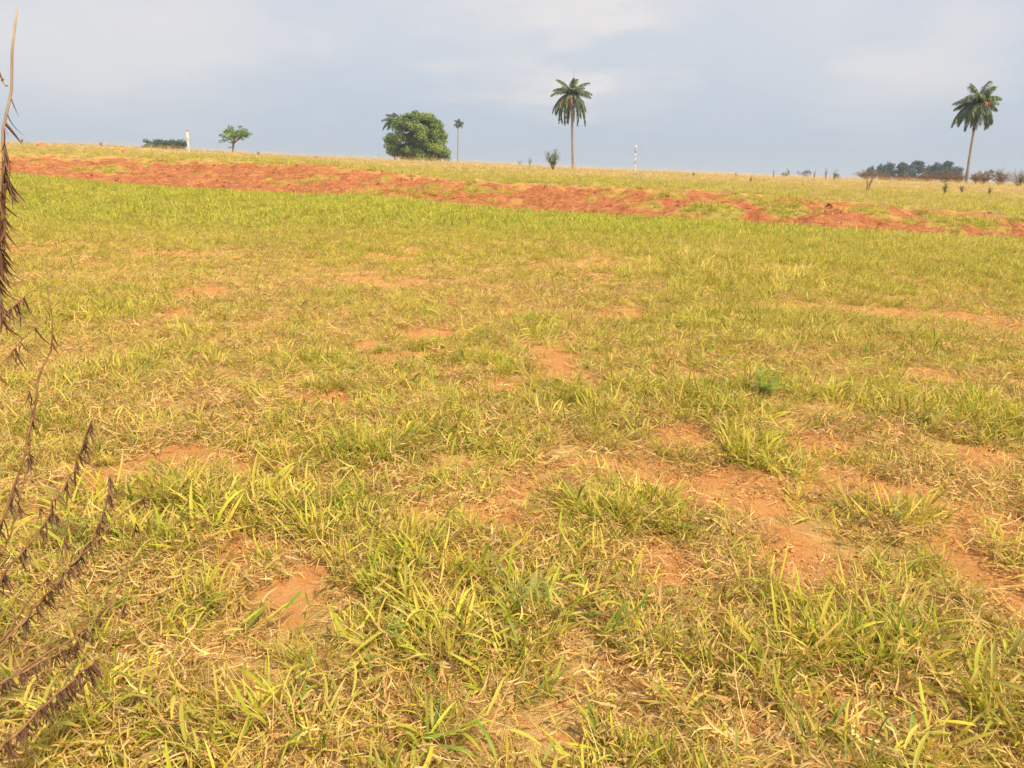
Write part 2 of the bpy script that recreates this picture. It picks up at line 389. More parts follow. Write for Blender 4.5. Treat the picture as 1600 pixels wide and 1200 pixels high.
# ------------------------------------------------------------------ blades
def lerp(a, b, t): return a + (b-a)*t
def blades(base, az, el, length, width, bend, azb, cb, ct, S=4, fold=.25, roll=None, power=1.3, shape='leaf'):
    """strips; base (n,3); colours cb, ct (n,3) at base and tip"""
    n = len(az); p = np.array(base, float); vs = []; cs = []
    roll = np.zeros(n) if roll is None else roll
    for s in range(S+1):
        t = s/S
        e = el - bend*t**power; a = az + azb*t
        d = np.stack([np.sin(a)*np.cos(e), np.cos(a)*np.cos(e), np.sin(e)], 1)
        if s: p = p + d*(length/S)[:, None]
        side = np.stack([np.cos(a), -np.sin(a), np.zeros(n)], 1); nor = np.cross(side, d)
        side = side*np.cos(roll)[:, None] + nor*np.sin(roll)[:, None]; nor = np.cross(side, d)
        if shape == 'leaf': w = width*(.35+1.6*t)*(1-t)**.75 if t > 0 else width*.35
        elif shape == 'stalk': w = width*(1-.6*t)
        else: w = width*(1-t**2.2)
        w = np.maximum(w, width*.04)[:, None]
        c = cb + (ct-cb)*t**1.5
        if fold is None:
            vs += [p-side*w*.5, p+side*w*.5]; cs += [c, c]
        else:
            vs += [p-side*w*.5, p-nor*w*fold, p+side*w*.5]; cs += [c, c*.92, c]
    k = 2 if fold is None else 3
    V = np.stack(vs, 1).reshape(-1, 3); C = np.stack(cs, 1).reshape(-1, 3)
    m = (S+1)*k; off = (np.arange(n)*m)[:, None, None]
    q = []
    for s in range(S):
        for j in range(k-1):
            q.append([s*k+j, s*k+j+1, (s+1)*k+j+1, (s+1)*k+j])
    Fc = (np.array(q)[None] + off).reshape(-1, 4)
    return V, Fc, C
def pick_col(n, pal, wts, jit=.12):
    pal = np.array(pal); k = rng.choice(len(pal), n, p=np.array(wts)/sum(wts))
    return pal[k]*(1+rng.normal(0, jit, (n, 1)))*(1+rng.normal(0, .04, (n, 3)))
GREENS = [(.23, .30, .022), (.34, .39, .028), (.46, .45, .045), (.58, .48, .075), (.11, .21, .022)]
STRAW = [(.70, .48, .19), (.58, .37, .14), (.78, .60, .29), (.40, .25, .10), (.62, .46, .10)]
U = rng.uniform
def disc(n, r):
    a = U(0, 2*math.pi, n); q = r*np.sqrt(U(0, 1, n)); return np.stack([q*np.cos(a), q*np.sin(a), np.zeros(n)], 1), a
def join(parts):
    V, Fc, C = [], [], []; o = 0
    for v, f, c in parts: V.append(v); Fc.append(f+o); C.append(c); o += len(v)
    return np.concatenate(V), np.concatenate(Fc), np.clip(np.concatenate(C), .005, .9)
def proto_tuft(n=13, H=.14, W=.011, rad=.05, S=5):
    """leafy creeping pasture grass: shoots that each carry a few broad leaves"""
    parts = []
    b, a = disc(n, rad)
    az = a*-1+math.pi/2 + U(-1.2, 1.2, n); ln = H*U(.4, 1.45, n)
    cb = pick_col(n, GREENS, [4, 5, 4, 2, 2.5]); ct = cb*.6 + pick_col(n, [GREENS[2], GREENS[3], STRAW[0]], [4, 3, 1])*.45
    parts.append(blades(b, az, U(.75, 1.52, n), ln, W*U(.45, 1.5, n), U(.1, 1.6, n), U(-.7, .7, n), cb, np.where((U(0, 1, n) < .25)[:, None], np.array(STRAW[0]), ct), S, .22, U(-.7, .7, n)))
    m = max(n//3, 2); b, a = disc(m, rad*1.3); c = pick_col(m, STRAW, [4, 3, 2, 1, 3])
    parts.append(blades(b, U(0, 6.28, m), U(.1, 1.2, m), H*U(.5, 1.2, m), W*.6*U(.6, 1.2, m), U(.2, 2.2, m), U(-1, 1, m), c*.85, c, S-1, .3, U(-1, 1, m)))
    m = max(n//4, 1); b, a = disc(m, rad*.7); c = pick_col(m, [GREENS[3], STRAW[4], STRAW[0]], [2, 2, 1])
    parts.append(blades(b, U(0, 6.28, m), U(.7, 1.4, m), H*U(.8, 1.3, m), np.full(m, .0032), U(0, .5, m), U(-.2, .2, m), c, c, 2, None, None, 1, 'stalk'))
    return join(parts)
def proto_shoot(H=.2):
    """a creeping stem with alternate leaves"""
    parts = []; k = 7; az = U(0, 6.28); el = U(.35, 1.1)
    d = np.array([math.sin(az)*math.cos(el), math.cos(az)*math.cos(el), math.sin(el)])
    b0 = np.zeros((1, 3)); c = pick_col(1, [GREENS[3], STRAW[4]], [1, 1])
    parts.append(blades(b0, np.array([az]), np.array([el]), np.array([H]), np.array([.005]), np.array([.15]), np.array([0.]), c, c, 3, None, None, 1, 'stalk'))
    t = np.linspace(.1, 1, k); b = d[None]*(t*H*.97)[:, None]
    la = az + np.where(np.arange(k) % 2, 1, -1)*U(.3, 1.1, k)
    cb = pick_col(k, GREENS, [3, 4, 3, 1, 2])
    parts.append(blades(b, la, el+U(-.4, .4, k), H*U(.4, .8, k)*(1.1-.4*t), .016*U(.7, 1.2, k), U(.4, 1.5, k), U(-.4, .4, k), cb*.95, cb*.6+np.array(GREENS[3])*.4, 5, .2, U(-.4, .4, k)))
    return join(parts)
def proto_litter(n=60, rad=.16, Lm=.085, W=.0055, up_=.06, S=5):
    b, a = disc(n, rad); b[:, 2] = U(0, up_, n)
    c = pick_col(n, STRAW, [5, 4, 3, 2, 1.2], .2)
    return join([blades(b, U(0, 6.28, n), U(-.25, .6, n), Lm*U(.4, 1.5, n), W*U(.4, 1.5, n), U(-.8, 1.6, n), U(-1.8, 1.8, n), c*.85, c*1.05, S, .3, U(-1.4, 1.4, n), 1, 'flat')])
def proto_straws(n=12, rad=.12):
    b, a = disc(n, rad); b[:, 2] = U(0, .03, n); c = pick_col(n, STRAW, [4, 3, 4, 1, 0])
    return join([blades(b, U(0, 6.28, n), U(-.05, .3, n), U(.12, .34, n), U(.002, .0036, n), U(-.2, .4, n), U(-.5, .5, n), c, c, 4, None, None, 1, 'stalk')])
def proto_far(n=42, rad=.20, H=.24, W=.014, pal=GREENS, w=(3, 4, 4, 3, 2), dry=10, S=3):
    b, a = disc(n, rad); cb = pick_col(n, pal, w); ct = cb*.6+np.array(pal[3])*.4
    parts = [blades(b, U(0, 6.28, n), U(.6, 1.5, n), H*U(.45, 1.25, n), W*U(.7, 1.5, n), U(.2, 1.7, n), U(-.4, .4, n), cb, ct, S, None, U(-.6, .6, n))]
    if dry:
        b, a = disc(dry, rad*1.2); c = pick_col(dry, STRAW, [4, 3, 3, 2, 2])
        parts.append(blades(b, U(0, 6.28, dry), U(.1, 1.2, dry), H*U(.5, 1.2, dry), W*.6*U(.7, 1.5, dry), U(.2, 2, dry), U(-.4, .4, dry), c, c, S, None, U(-.6, .6, dry)))
    return join(parts)
def proto_seed(H=.5):
    n = 4; b, a = disc(n, .05); c = pick_col(n, [STRAW[0], STRAW[2], GREENS[3]], [3, 3, 1])
    parts = [blades(b, U(0, 6.28, n), U(1.15, 1.5, n), H*U(.7, 1.1, n), np.full(n, .005), U(.1, .5, n), U(-.1, .1, n), c, c, 4, None, None, 1, 'stalk')]
    V = parts[0][0]; tips = V.reshape(n, -1, 3)[:, -1]
    for q in range(n):
        m = 7; c2 = pick_col(m, [STRAW[0], STRAW[2]], [1, 1])
        parts.append(blades(tips[q][None]+np.array([0, 0, 1.])*U(-.09, 0, (m, 1)), U(0, 6.28, m), U(.2, 1.3, m), U(.03, .06, m), np.full(m, .006), U(0, .8, m), np.zeros(m), c2, c2, 2, None))
    return join(parts)

def grass_field(name, protos, pts, label):
    """one object: prototype blades and scatter points live in the same mesh"""
    V, Fq, C, PID, PT = [], [], [], [], []; o = 0
    for k, (v, f, c) in enumerate(protos):
        V.append(v); Fq.append(f+o); C.append(c); PID.append(np.full(len(v), k)); o += len(v)
    P, pid, rot, scl, dry = pts
    n = len(P); np_ = o
    V.append(P); C.append(np.zeros((n, 3))); PID.append(pid)
    isp = np.concatenate([np.zeros(np_), np.ones(n)])
    z3 = np.zeros((np_, 3)); z1 = np.zeros(np_)
    ob = mesh_np(name, np.concatenate(V), np.concatenate(Fq), M_GRASS, attrs={
        'col': ('FLOAT_COLOR', np.concatenate(C)), 'pid': ('INT', np.concatenate(PID)), 'isp': ('INT', isp),
        'rot': ('FLOAT_VECTOR', np.concatenate([z3, rot])), 'scl': ('FLOAT_VECTOR', np.concatenate([z3, scl])), 'idry': ('FLOAT', np.concatenate([z1, dry]))})
    g = bpy.data.node_groups.new(name+'_scatter', 'GeometryNodeTree')
    g.interface.new_socket('Geometry', in_out='INPUT', socket_type='NodeSocketGeometry'); g.interface.new_socket('Geometry', in_out='OUTPUT', socket_type='NodeSocketGeometry')
    gi = g.nodes.new('NodeGroupInput'); go = g.nodes.new('NodeGroupOutput')
    def named(nm, ty):
        x = g.nodes.new('GeometryNodeInputNamedAttribute'); x.data_type = ty; x.inputs[0].default_value = nm; return x.outputs[0]
    def eq(a, k):
        x = g.nodes.new('FunctionNodeCompare'); x.data_type = 'INT'; x.operation = 'EQUAL'
        ins = [s for s in x.inputs if s.type == 'INT']; g.links.new(a, ins[0]); ins[1].default_value = k; return x.outputs[0]
    pidn, rotn, scln = named('pid', 'INT'), named('rot', 'FLOAT_VECTOR'), named('scl', 'FLOAT_VECTOR')
    s0 = g.nodes.new('GeometryNodeSeparateGeometry'); s0.domain = 'POINT'; g.links.new(gi.outputs[0], s0.inputs[0]); g.links.new(eq(named('isp', 'INT'), 1), s0.inputs[1])
    jn = g.nodes.new('GeometryNodeJoinGeometry'); e2r = g.nodes.new('FunctionNodeEulerToRotation'); g.links.new(rotn, e2r.inputs[0])
    for k in range(len(protos)):
        e = eq(pidn, k)
        s = g.nodes.new('GeometryNodeSeparateGeometry'); s.domain = 'POINT'; g.links.new(s0.outputs[1], s.inputs[0]); g.links.new(e, s.inputs[1])
        ip = g.nodes.new('GeometryNodeInstanceOnPoints'); g.links.new(s0.outputs[0], ip.inputs['Points']); g.links.new(e, ip.inputs['Selection'])
        g.links.new(s.outputs[0], ip.inputs['Instance']); g.links.new(e2r.outputs[0], ip.inputs['Rotation']); g.links.new(scln, ip.inputs['Scale'])
        g.links.new(ip.outputs[0], jn.inputs[0])
    g.links.new(jn.outputs[0], go.inputs[0])
    md = ob.modifiers.new('scatter', 'NODES'); md.node_group = g
    return tag(ob, label, None, None, 'stuff')

def sample(n, r0, r1, hw=.86, xpad=1.2):
    """points in the wedge the field covers, even per unit area"""
    r = np.sqrt(U(r0*r0, r1*r1, n)); x = U(-1, 1, n)
    X = x*(r*hw + xpad); Y = r
    # trapezoid: density falls with row width, thin to even
    keep = U(0, 1, n) < (r*hw+xpad)/r / ((r0*hw+xpad)/r0)
    return X[keep], Y[keep]
def area(r0, r1, hw=.86, xpad=1.2): return hw*(r1*r1-r0*r0) + 2*xpad*(r1-r0)
def scatter(dens, r0, r1):
    a = area(r0, r1); w = 2*(r1*.86+1.2)
    n = int(dens*w*(r1-r0)); Y = U(r0, r1, n); X = U(-w/2, w/2, n)
    k = np.abs(X) < Y*.86+1.2
    return X[k], Y[k]
def pack(X, Y, ids, smin, smax, dry, tilt=.25, zs=None, zoff=-.01):
    n = len(X); P = np.stack([X, Y, h(X, Y)+zoff], 1)
    s = U(smin, smax, n); sc3 = np.stack([s, s, s*(1 if zs is None else zs)], 1)
    rot = np.stack([rng.normal(0, tilt, n), rng.normal(0, tilt, n), U(0, 6.283, n)], 1)
    pid = rng.choice(ids, n)
    return P, pid, rot, sc3, np.clip(dry, 0, 1)
def cat(L_): return tuple(np.concatenate(a) for a in zip(*L_))

# --- near and middle pasture
tufts = [proto_tuft(17, .135, .0105) for _ in range(4)] + [proto_tuft(14, .10, .0085, .07) for _ in range(3)] + [proto_tuft(24, .16, .0125, .085) for _ in range(3)] + [proto_shoot(U(.15, .26)) for _ in range(5)] + [proto_seed(.42) for _ in range(2)]
IDS = list(range(10)); SH = [10, 11, 12, 13, 14]; SE = [15, 16]
B = []
for r0, r1, d in ((.9, 5, 300), (5, 10, 330), (10, 22, 230)):
    X, Y = scatter(d, r0, r1); bare, green, red, lush, ab, dd = covers(X, Y)
    clump = sm(.35, .62, fbm(X, Y, .28, 2, 60))
    p = green*(.56+.9*clump)*(1-red)*(1-.8*sm(.3, .8, bare))
    k = U(0, 1, len(X)) < p
    X, Y, g, lu = X[k], Y[k], green[k], lush[k]
    dryv = np.clip(.52-g*.8 + (fbm(X, Y, 1.1, 3, 61)-.5)*1.1 + rng.normal(0, .15, len(X)), 0, .9)
    sz = 1+.28*lu
    P = pack(X, Y, IDS, .42, .95, dryv); P[3][:] *= (sz*(1-.12*sm(3, 8, Y)))[:, None]; B.append(P)
X, Y = scatter(150, .9, 5.5); bare, green, red, lush, ab, dd = covers(X, Y)
k = U(0, 1, len(X)) < np.clip(lush*1.2-.1, 0, 1)*sm(.4, .6, fbm(X, Y, .22, 2, 64))*(1-bare); X, Y = X[k], Y[k]
B.append(pack(X, Y, [7, 8, 9, 0, 1], .7, 1.2, np.zeros(len(X)), .2))
for r0, r1, d in ((.9, 7, 26), (7, 16, 10)):
    X, Y = scatter(d, r0, r1); bare, green, red, lush, ab, dd = covers(X, Y)
    k = U(0, 1, len(X)) < (.2+green)*(1-red)*(1-.8*bare); X, Y = X[k], Y[k]
    B.append(pack(X, Y, SH, .6, 1.15, U(0, .5, len(X)), .3))
X, Y = scatter(1.1, 2.5, 22); bare, green, red, lush, ab, dd = covers(X, Y)
k = U(0, 1, len(X)) < green*(1-red); B.append(pack(X[k], Y[k], SE, .5, 1.0, U(.2, .8, k.sum()), .25))
near = cat(B); print('near tufts', len(near[0]))
grass_field('pasture_grass', tufts, near, 'leafy yellow green grass tufts over the near field')

# --- straw litter
lit = [proto_litter(64) for _ in range(4)] + [proto_litter(40, .14, .075, .007) for _ in range(3)] + [proto_straws() for _ in range(3)] + [proto_litter(50, .24, .13, .011, .04, 3) for _ in range(3)]
B = []
for r0, r1, d, ids, s in ((.9, 5, 120, list(range(7)), (.6, 1.1)), (5, 11, 80, list(range(7)), (.6, 1.1)), (11, 24, 20, [10, 11, 12], (.5, 1.0))):
    X, Y = scatter(d, r0, r1); bare, green, red, lush, ab, dd = covers(X, Y)
    p = np.clip(1.1-1.1*bare, .17, 1)*(1-.35*green*sm(5, 9, Y))*(1-red)*(.35+.65*sm(.35, .55, fbm(X, Y, .45, 3, 66)))
    k = U(0, 1, len(X)) < p; X, Y = X[k], Y[k]
    B.append(pack(X, Y, ids, *s, np.zeros(len(X)), .12, zoff=.0))
X, Y = scatter(9, .9, 9); bare, green, red, lush, ab, dd = covers(X, Y)
k = U(0, 1, len(X)) < (1-.7*bare); B.append(pack(X[k], Y[k], [7, 8, 9], .6, 1.2, np.zeros(k.sum()), .1, zoff=0.0))
L2 = cat(B); print('litter', len(L2[0]))
grass_field('straw_litter', lit, L2, 'dead curled straw lying between the tufts of the near field')

# --- far field, bank patches and slope above it
FG = [proto_far() for _ in range(5)]
TANP = [(.40, .33, .12), (.50, .39, .17), (.33, .30, .08), (.58, .47, .24), (.28, .27, .07)]
FD = [proto_far(40, .22, .26, .012, TANP, (3, 4, 2, 3, 2), 8) for _ in range(4)]
FT = [proto_far(34, .12, .42, .013, [GREENS[1], GREENS[2], GREENS[0], STRAW[4], STRAW[0]], (3, 4, 3, 2, 1), 4, 4) for _ in range(3)]
FS = [proto_seed(.6) for _ in range(2)]
B = []
for r0, r1, d in ((20, 50, 12), (50, 75, 6), (75, 118, 4)):
    X, Y = scatter(d, r0, r1); bare, green, red, lush, above, dd = covers(X, Y)
    k = U(0, 1, len(X)) < np.clip(.35+green+above*.5, 0, 1)*(1-red)
    X, Y, green, above, dd = X[k], Y[k], green[k], above[k], dd[k]
    isdry = (U(0, 1, len(X)) > np.clip(green*1.5-.05, 0, 1)) & (above > .4)
    dryv = np.clip(.55-green*.7+(fbm(X, Y, 3, 3, 61)-.5)*.9 + rng.normal(0, .12, len(X)), 0, .8)
    f = ~isdry
    B.append(pack(X[f], Y[f], [0, 1, 2, 3, 4], .6, 1.2, dryv[f], .12))
    B.append(pack(X[isdry], Y[isdry], [5, 6, 7, 8], .5, 1.15, np.zeros(isdry.sum()), .12))
# sparse grass standing in the red bank
X, Y = scatter(2.0, 20, 55); bare, green, red, lush, above, dd = covers(X, Y)
k = (red > .3) & (fbm(X, Y, .8, 3, 71) > .60); B.append(pack(X[k], Y[k], [0, 1, 2, 3, 4], .25, .6, U(.1, .7, k.sum()), .15))
# tall clumps
for px, py, rx, ry, n in ((1120, 425, 110, 25, 260), (640, 305, 85, 8, 150), (1450, 378, 140, 16, 220), (1250, 440, 80, 12, 60), (760, 315, 40, 5, 20)):
    c = hit(px, py); a_, b_ = hit(px, py-ry), hit(px, py+ry); q = rng.normal(0, .5, (n, 2))
    X = c[0]+q[:, 0]*rx/UC*c[1]; Y = c[1]+q[:, 1]*abs(a_[1]-b_[1])/2
    B.append(pack(X, Y, [9, 10, 11, 9, 10, 11, 12], .45, .95, U(0, .6, n), .15))
X, Y = scatter(.25, 22, 100); bare, green, red, lush, above, dd = covers(X, Y); k = red < .3
B.append(pack(X[k], Y[k], [12, 13], .5, 1.1, U(0, 1, k.sum()), .15))
X, Y = scatter(2.5, 78, 112); B.append(pack(X, Y, [12, 13], .5, 1.2, U(0, 1, len(X)), .15))
far = cat(B); print('far', len(far[0]))
grass_field('far_grass', FG+FD+FT+FS, far, 'grass of the far field and of the slope above the red bank')

def proto_crumbs(n, rad, s0, s1, cols):
    ico = np.array([(0, 0, 1), (.89, 0, .45), (.28, .85, .45), (-.72, .53, .45), (-.72, -.53, .45), (.28, -.85, .45), (.72, .53, -.4), (-.28, .85, -.4), (-.89, 0, -.4), (-.28, -.85, -.4), (.72, -.53, -.4)])
    fa = np.array([(0, 1, 2), (0, 2, 3), (0, 3, 4), (0, 4, 5), (0, 5, 1), (1, 6, 2), (2, 6, 7), (2, 7, 3), (3, 7, 8), (3, 8, 4), (4, 8, 9), (4, 9, 5), (5, 9, 10), (5, 10, 1), (1, 10, 6)])
    V, Fc, C = [], [], []
    b, a = disc(n, rad)
    for i in range(n):
        s = s0+(s1-s0)*U(0, 1)**3; v = ico*(1+rng.normal(0, .18, (11, 1)))*np.array([U(.7, 1.3), U(.7, 1.3), U(.5, .8)])*s
        V.append(v+b[i]+np.array([0, 0, s*.2])); Fc.append(fa+11*i); C.append(np.tile(pick_col(1, cols, [1]*len(cols), .12), (11, 1)))
    return np.concatenate(V), np.concatenate(Fc), np.clip(np.concatenate(C), .01, .8)
SOILC = [(.54, .23, .075), (.47, .19, .06), (.60, .28, .10)]; REDC = [(.36, .12, .045), (.46, .17, .07), (.28, .085, .034)]
CR = [proto_crumbs(20, .13, .0015, .008, SOILC) for _ in range(4)] + [proto_crumbs(7, .35, .02, .08, REDC) for _ in range(4)]
B = []
X, Y = scatter(60, .9, 9); bare, green, red, lush, ab, dd = covers(X, Y)
k = U(0, 1, len(X)) < .15+bare; B.append(pack(X[k], Y[k], [0, 1, 2, 3], .6, 1.3, np.zeros(k.sum()), .03, zoff=.0))
X, Y = scatter(2.2, 19, 56); bare, green, red, lush, ab, dd = covers(X, Y)
k = (red > .4) & (U(0, 1, len(X)) < sm(.4, .65, fbm(X, Y, 1.4, 3, 77))); B.append(pack(X[k], Y[k], [4, 5, 6, 7], .5, 1.3, np.zeros(k.sum()), .05, zoff=.0))
ob = grass_field('earth_crumbs', CR, cat(B), 'crumbs and clods of red earth strewn over the bare soil and bank')
M_CRUMB = newmat('earth_crumbs'); n_ = NT(M_CRUMB); o_ = n_.n('ShaderNodeOutputMaterial'); b_ = n_.n('ShaderNodeBsdfPrincipled'); b_.inputs['Roughness'].default_value = .95
n_.l(n_.attr('col').outputs['Color'], b_.inputs['Base Color']); n_.l(b_.outputs[0], o_.inputs[0]); ob.data.materials[0] = M_CRUMB

# ------------------------------------------------------------------ tubes and solids
def tube(pts, rad, sides=7, cap=True):
    pts = np.asarray(pts, float); rad = np.broadcast_to(np.asarray(rad, float), (len(pts),)); n = len(pts)
    V = []
    ref = np.array([0.31, .95, .05])
    for i in range(n):
        d = pts[min(i+1, n-1)]-pts[max(i-1, 0)]; d = d/(np.linalg.norm(d)+1e-9)
        s = np.cross(d, ref); s /= np.linalg.norm(s)+1e-9; t = np.cross(d, s)
        for k in range(sides):
            a = 2*math.pi*k/sides; V.append(pts[i]+(s*math.cos(a)+t*math.sin(a))*rad[i])
    Fq = [[i*sides+k, i*sides+(k+1) % sides, (i+1)*sides+(k+1) % sides, (i+1)*sides+k] for i in range(n-1) for k in range(sides)]
    tri = []
    if cap:
        V.append(pts[-1]); c = len(V)-1; tri = [[(n-1)*sides+k, (n-1)*sides+(k+1) % sides, c] for k in range(sides)]
        V.append(pts[0]); c = len(V)-1; tri += [[(k+1) % sides, k, c] for k in range(sides)]
    return np.array(V), np.array(Fq), np.array(tri).reshape(-1, 3)
def tubes(name, lst, mat, parent, loc=None):
    V, Q, T = [], [], []; o = 0
    for p, r, s in lst:
        v, q, t = tube(p, r, s); V.append(v); Q.append(q+o); T.append(t+o); o += len(v)
    return mesh_np(name, np.concatenate(V), [np.concatenate(Q), np.concatenate(T)], mat, parent, smooth=True, loc=loc)
def bez(a, b, c, n=8):
    t = np.linspace(0, 1, n)[:, None]; a, b, c = map(np.asarray, (a, b, c)); return a*(1-t)**2+2*b*t*(1-t)+c*t*t

# ------------------------------------------------------------------ palms
def frond_geo(Lf, e0, bend, az, lean, leafL=.55, dead=False, azb=0.0, colr=None, pw=1.0):
    """rachis plus two rows of drooping leaflets"""
    S = 14; p = np.zeros(3); P = [p.copy()]; D = []
    for s in range(S):
        t = (s+.5)/S; e = e0-bend*t**pw; a = az+azb*t
        d = np.array([math.sin(a)*math.cos(e), math.cos(a)*math.cos(e), math.sin(e)]); D.append(d); p = p+d*Lf/S; P.append(p.copy())
    P = np.array(P); D.append(D[-1]); D = np.array(D)
    v, q, _ = tube(P, np.linspace(.045, .012, S+1), 4, False)
    base_c = np.array(colr if colr is not None else (.075, .12, .055))
    parts = [(v, q, np.tile(np.array((.20, .20, .08)) if not dead else base_c, (len(v), 1)))]
    m = 80; t = np.sort(U(.10, 1, m*2)); pos = np.stack([np.interp(t*S, np.arange(S+1), P[:, i]) for i in range(3)], 1)
    dd = np.stack([np.interp(t*S, np.arange(S+1), D[:, i]) for i in range(3)], 1); dd /= np.linalg.norm(dd, axis=1)[:, None]
    side = np.cross(dd, np.array([0, 0, 1.])); nn = np.linalg.norm(side, axis=1)[:, None]; side = np.where(nn > .15, side/np.maximum(nn, 1e-3), np.array([math.cos(az), -math.sin(az), 0.]))
    sg = np.where(np.arange(len(t)) % 2, 1., -1.)[:, None]
    ld = side*sg*.85 + dd*.55 + np.array([0, 0, -.25])+rng.normal(0, .15, (len(t), 3)); ld /= np.linalg.norm(ld, axis=1)[:, None]
    ln = leafL*(.55+.9*np.sin(np.pi*np.clip(t*.9+.08, 0, 1)))*.72
    a = np.arctan2(ld[:, 0], ld[:, 1]); e = np.arcsin(np.clip(ld[:, 2], -1, 1))
    c = base_c*(1+rng.normal(0, .18, (len(t), 1)))
    parts.append(blades(pos, a, e, ln, np.full(len(t), .08), U(.5, 1.3, len(t)), U(-.2, .2, len(t)), c, c*1.15, 3, None, U(-.7, .7, len(t)), 1, 'flat'))
    return join(parts)
def palm(label, base, crown, trunk_r, fronds, leafL=.55, fruit=None, deads=(), spear=None, bow=(0, 0)):
    base = np.array(base, float); crown = np.array(crown, float)-base
    r = empty('palm_tree', base, label, 'palm tree', 'palms standing on the ridge')
    mid = crown*.5+np.array([bow[0], bow[1], 0])
    pts = bez((0, 0, -.3), mid, crown, 22)
    rad = trunk_r*(1+.35*np.exp(-np.linspace(0, 1, 22)*9)+.06*np.sin(np.arange(22)*2.1))*np.linspace(1, .8, 22)
    rad[-2:] *= 1.25
    tubes('trunk', [(pts, rad, 10)], M_PALMTRUNK, r)
    for f in fronds:
        v, q, c = frond_geo(*f[:4], None, leafL, azb=f[4] if len(f) > 4 else 0, colr=f[5] if len(f) > 5 else None, pw=f[6] if len(f) > 6 else 1.0)
        mesh_np('frond', v, q, M_PALM, r, attrs={'col': ('FLOAT_COLOR', c)}, loc=crown)
    for f in deads:
        v, q, c = frond_geo(*f[:4], None, leafL*.6, dead=True, colr=(.30, .19, .11))
        mesh_np('dead_frond', v, q, M_PALM, r, attrs={'col': ('FLOAT_COLOR', c)}, loc=crown)
    if fruit:
        L_ = []
        for k in range(46):
            a = U(0, 6.28); x = fruit[0]+rng.normal(0, .16); y = (fruit[4] if len(fruit) > 4 else -.35)+rng.normal(0, .12); z0 = fruit[1]+rng.normal(0, .12)
            L_.append(([(x*.3, y*.3, -.1), (x, y, z0), (x+rng.normal(0, .05), y, z0-U(.3, .8)*fruit[2])], [.02, .045, .02], 5))
        tubes('fruit_cluster', L_, fruit[3], r, loc=crown)
    if spear:
        tubes('spear_leaf', [(bez((0, 0, 0), (spear[0]*.4, 0, spear[1]*.6), (spear[0], 0, spear[1]), 8), np.linspace(.05, .01, 8), 5)], M_PALM if False else M_STEMPALE, r, loc=crown)
    return r
def fr(Lf, e0, bend, azdeg, azb=0, c=None): return (Lf, R(e0), R(bend), R(azdeg), azb, c)
G1 = (.12, .18, .105); G2 = (.095, .14, .095); G3 = (.17, .235, .105)
# tall palm standing left of the thin post (crown centre at 894,148)
Yp = 96.0
c1 = at(893, 147, Yp); b1 = at(896, 262, Yp); b1[2] = h1(b1[0], b1[1])
fs = []
for a_, e_, b_, l_, c_ in ((90, 38, 75, 2.9, G1), (75, 62, 62, 3.1, G3), (-60, 70, 60, 3.1, G3), (-92, 36, 80, 3.0, G1), (-75, 50, 75, 2.7, G2), (100, 22, 60, 2.7, G2), (20, 78, 60, 2.9, G3), (180, 72, 60, 2.8, G3), (140, 55, 80, 2.7, G1), (-140, 58, 85, 2.7, G1)):
    fs.append(fr(l_*.9, e_, b_, a_, U(-.2, .2), c_))
for k in range(17):
    a_ = k*360/17+U(-8, 8)
    fs.append(fr(U(3.2, 4.4), U(5, 35), U(100, 118), a_, U(-.15, .15), (G1, G2)[k % 2])+(.45,))
palm('tallest palm, straight slim trunk, standing alone left of the thin stake', b1, c1, .175, fs, .62, (0, -.35, 1.2, M_RUST), [fr(2.8, 0, 95, a_) for a_ in (150, 185, 210, 240)], (.25, 3.0))
# leaning palm on the right, blown leftward
Yp = 98.0
c2 = at(1531, 160, Yp); b2 = at(1511, 281, Yp); b2[2] = h1(b2[0], b2[1])
fs = []
for a_, e_, b_, l_, c_ in ((-80, 28, 60, 3.1, G1), (-95, 40, 75, 3.0, G2), (-70, 12, 55, 2.9, G1), (60, 60, 75, 2.4, G3), (85, 35, 70, 2.5, G3), (95, 10, 60, 2.4, G1), (-30, 78, 60, 2.8, G3), (170, 80, 70, 2.6, G3), (-150, 62, 90, 2.6, G3), (130, 55, 90, 2.5, G3), (20, 70, 90, 2.5, G1), (-60, 84, 50, 2.7, G3), (100, 80, 60, 2.5, G3), (60, 86, 45, 2.9, G2), (-100, 66, 100, 2.4, G2)):
    fs.append(fr(l_, e_, b_, a_, U(-.2, .2), c_))
for k in range(20):
    a_ = -200+k*(300/20)+U(-8, 8)
    fs.append(fr(U(3.0, 4.4), U(0, 30), U(88, 108), a_, U(-.25, .1), (G1, G2, G3)[k % 3])+(.5,))
palm('leaning palm with orange fruit cluster and bushy crown at the right', b2, c2, .17, fs, .85, (.15, -.2, .9, M_FRUIT, -1.05), [], None, (-.3, 0))
# palm rising behind the left shoulder of the round tree
Yp = 182.0
c3 = at(617, 190, Yp); b3 = np.array([c3[0]+.4, Yp, 0]); b3[2] = h1(b3[0], b3[1])
fs = [fr(U(3.0, 3.7), U(30, 80), U(60, 90), a_, U(-.2, .2), (G1, G2)[k % 2]) for k, a_ in enumerate(range(0, 360, 32))] + [fr(U(3.0, 3.8), U(-5, 25), U(80, 100), a_, 0, (G1, G2)[k % 2]) for k, a_ in enumerate(range(0, 360, 28))]
palm('palm rising behind the left shoulder of the big round tree', b3, c3, .2, [f[:5]+((.10, .15, .10),) for f in fs], .9)
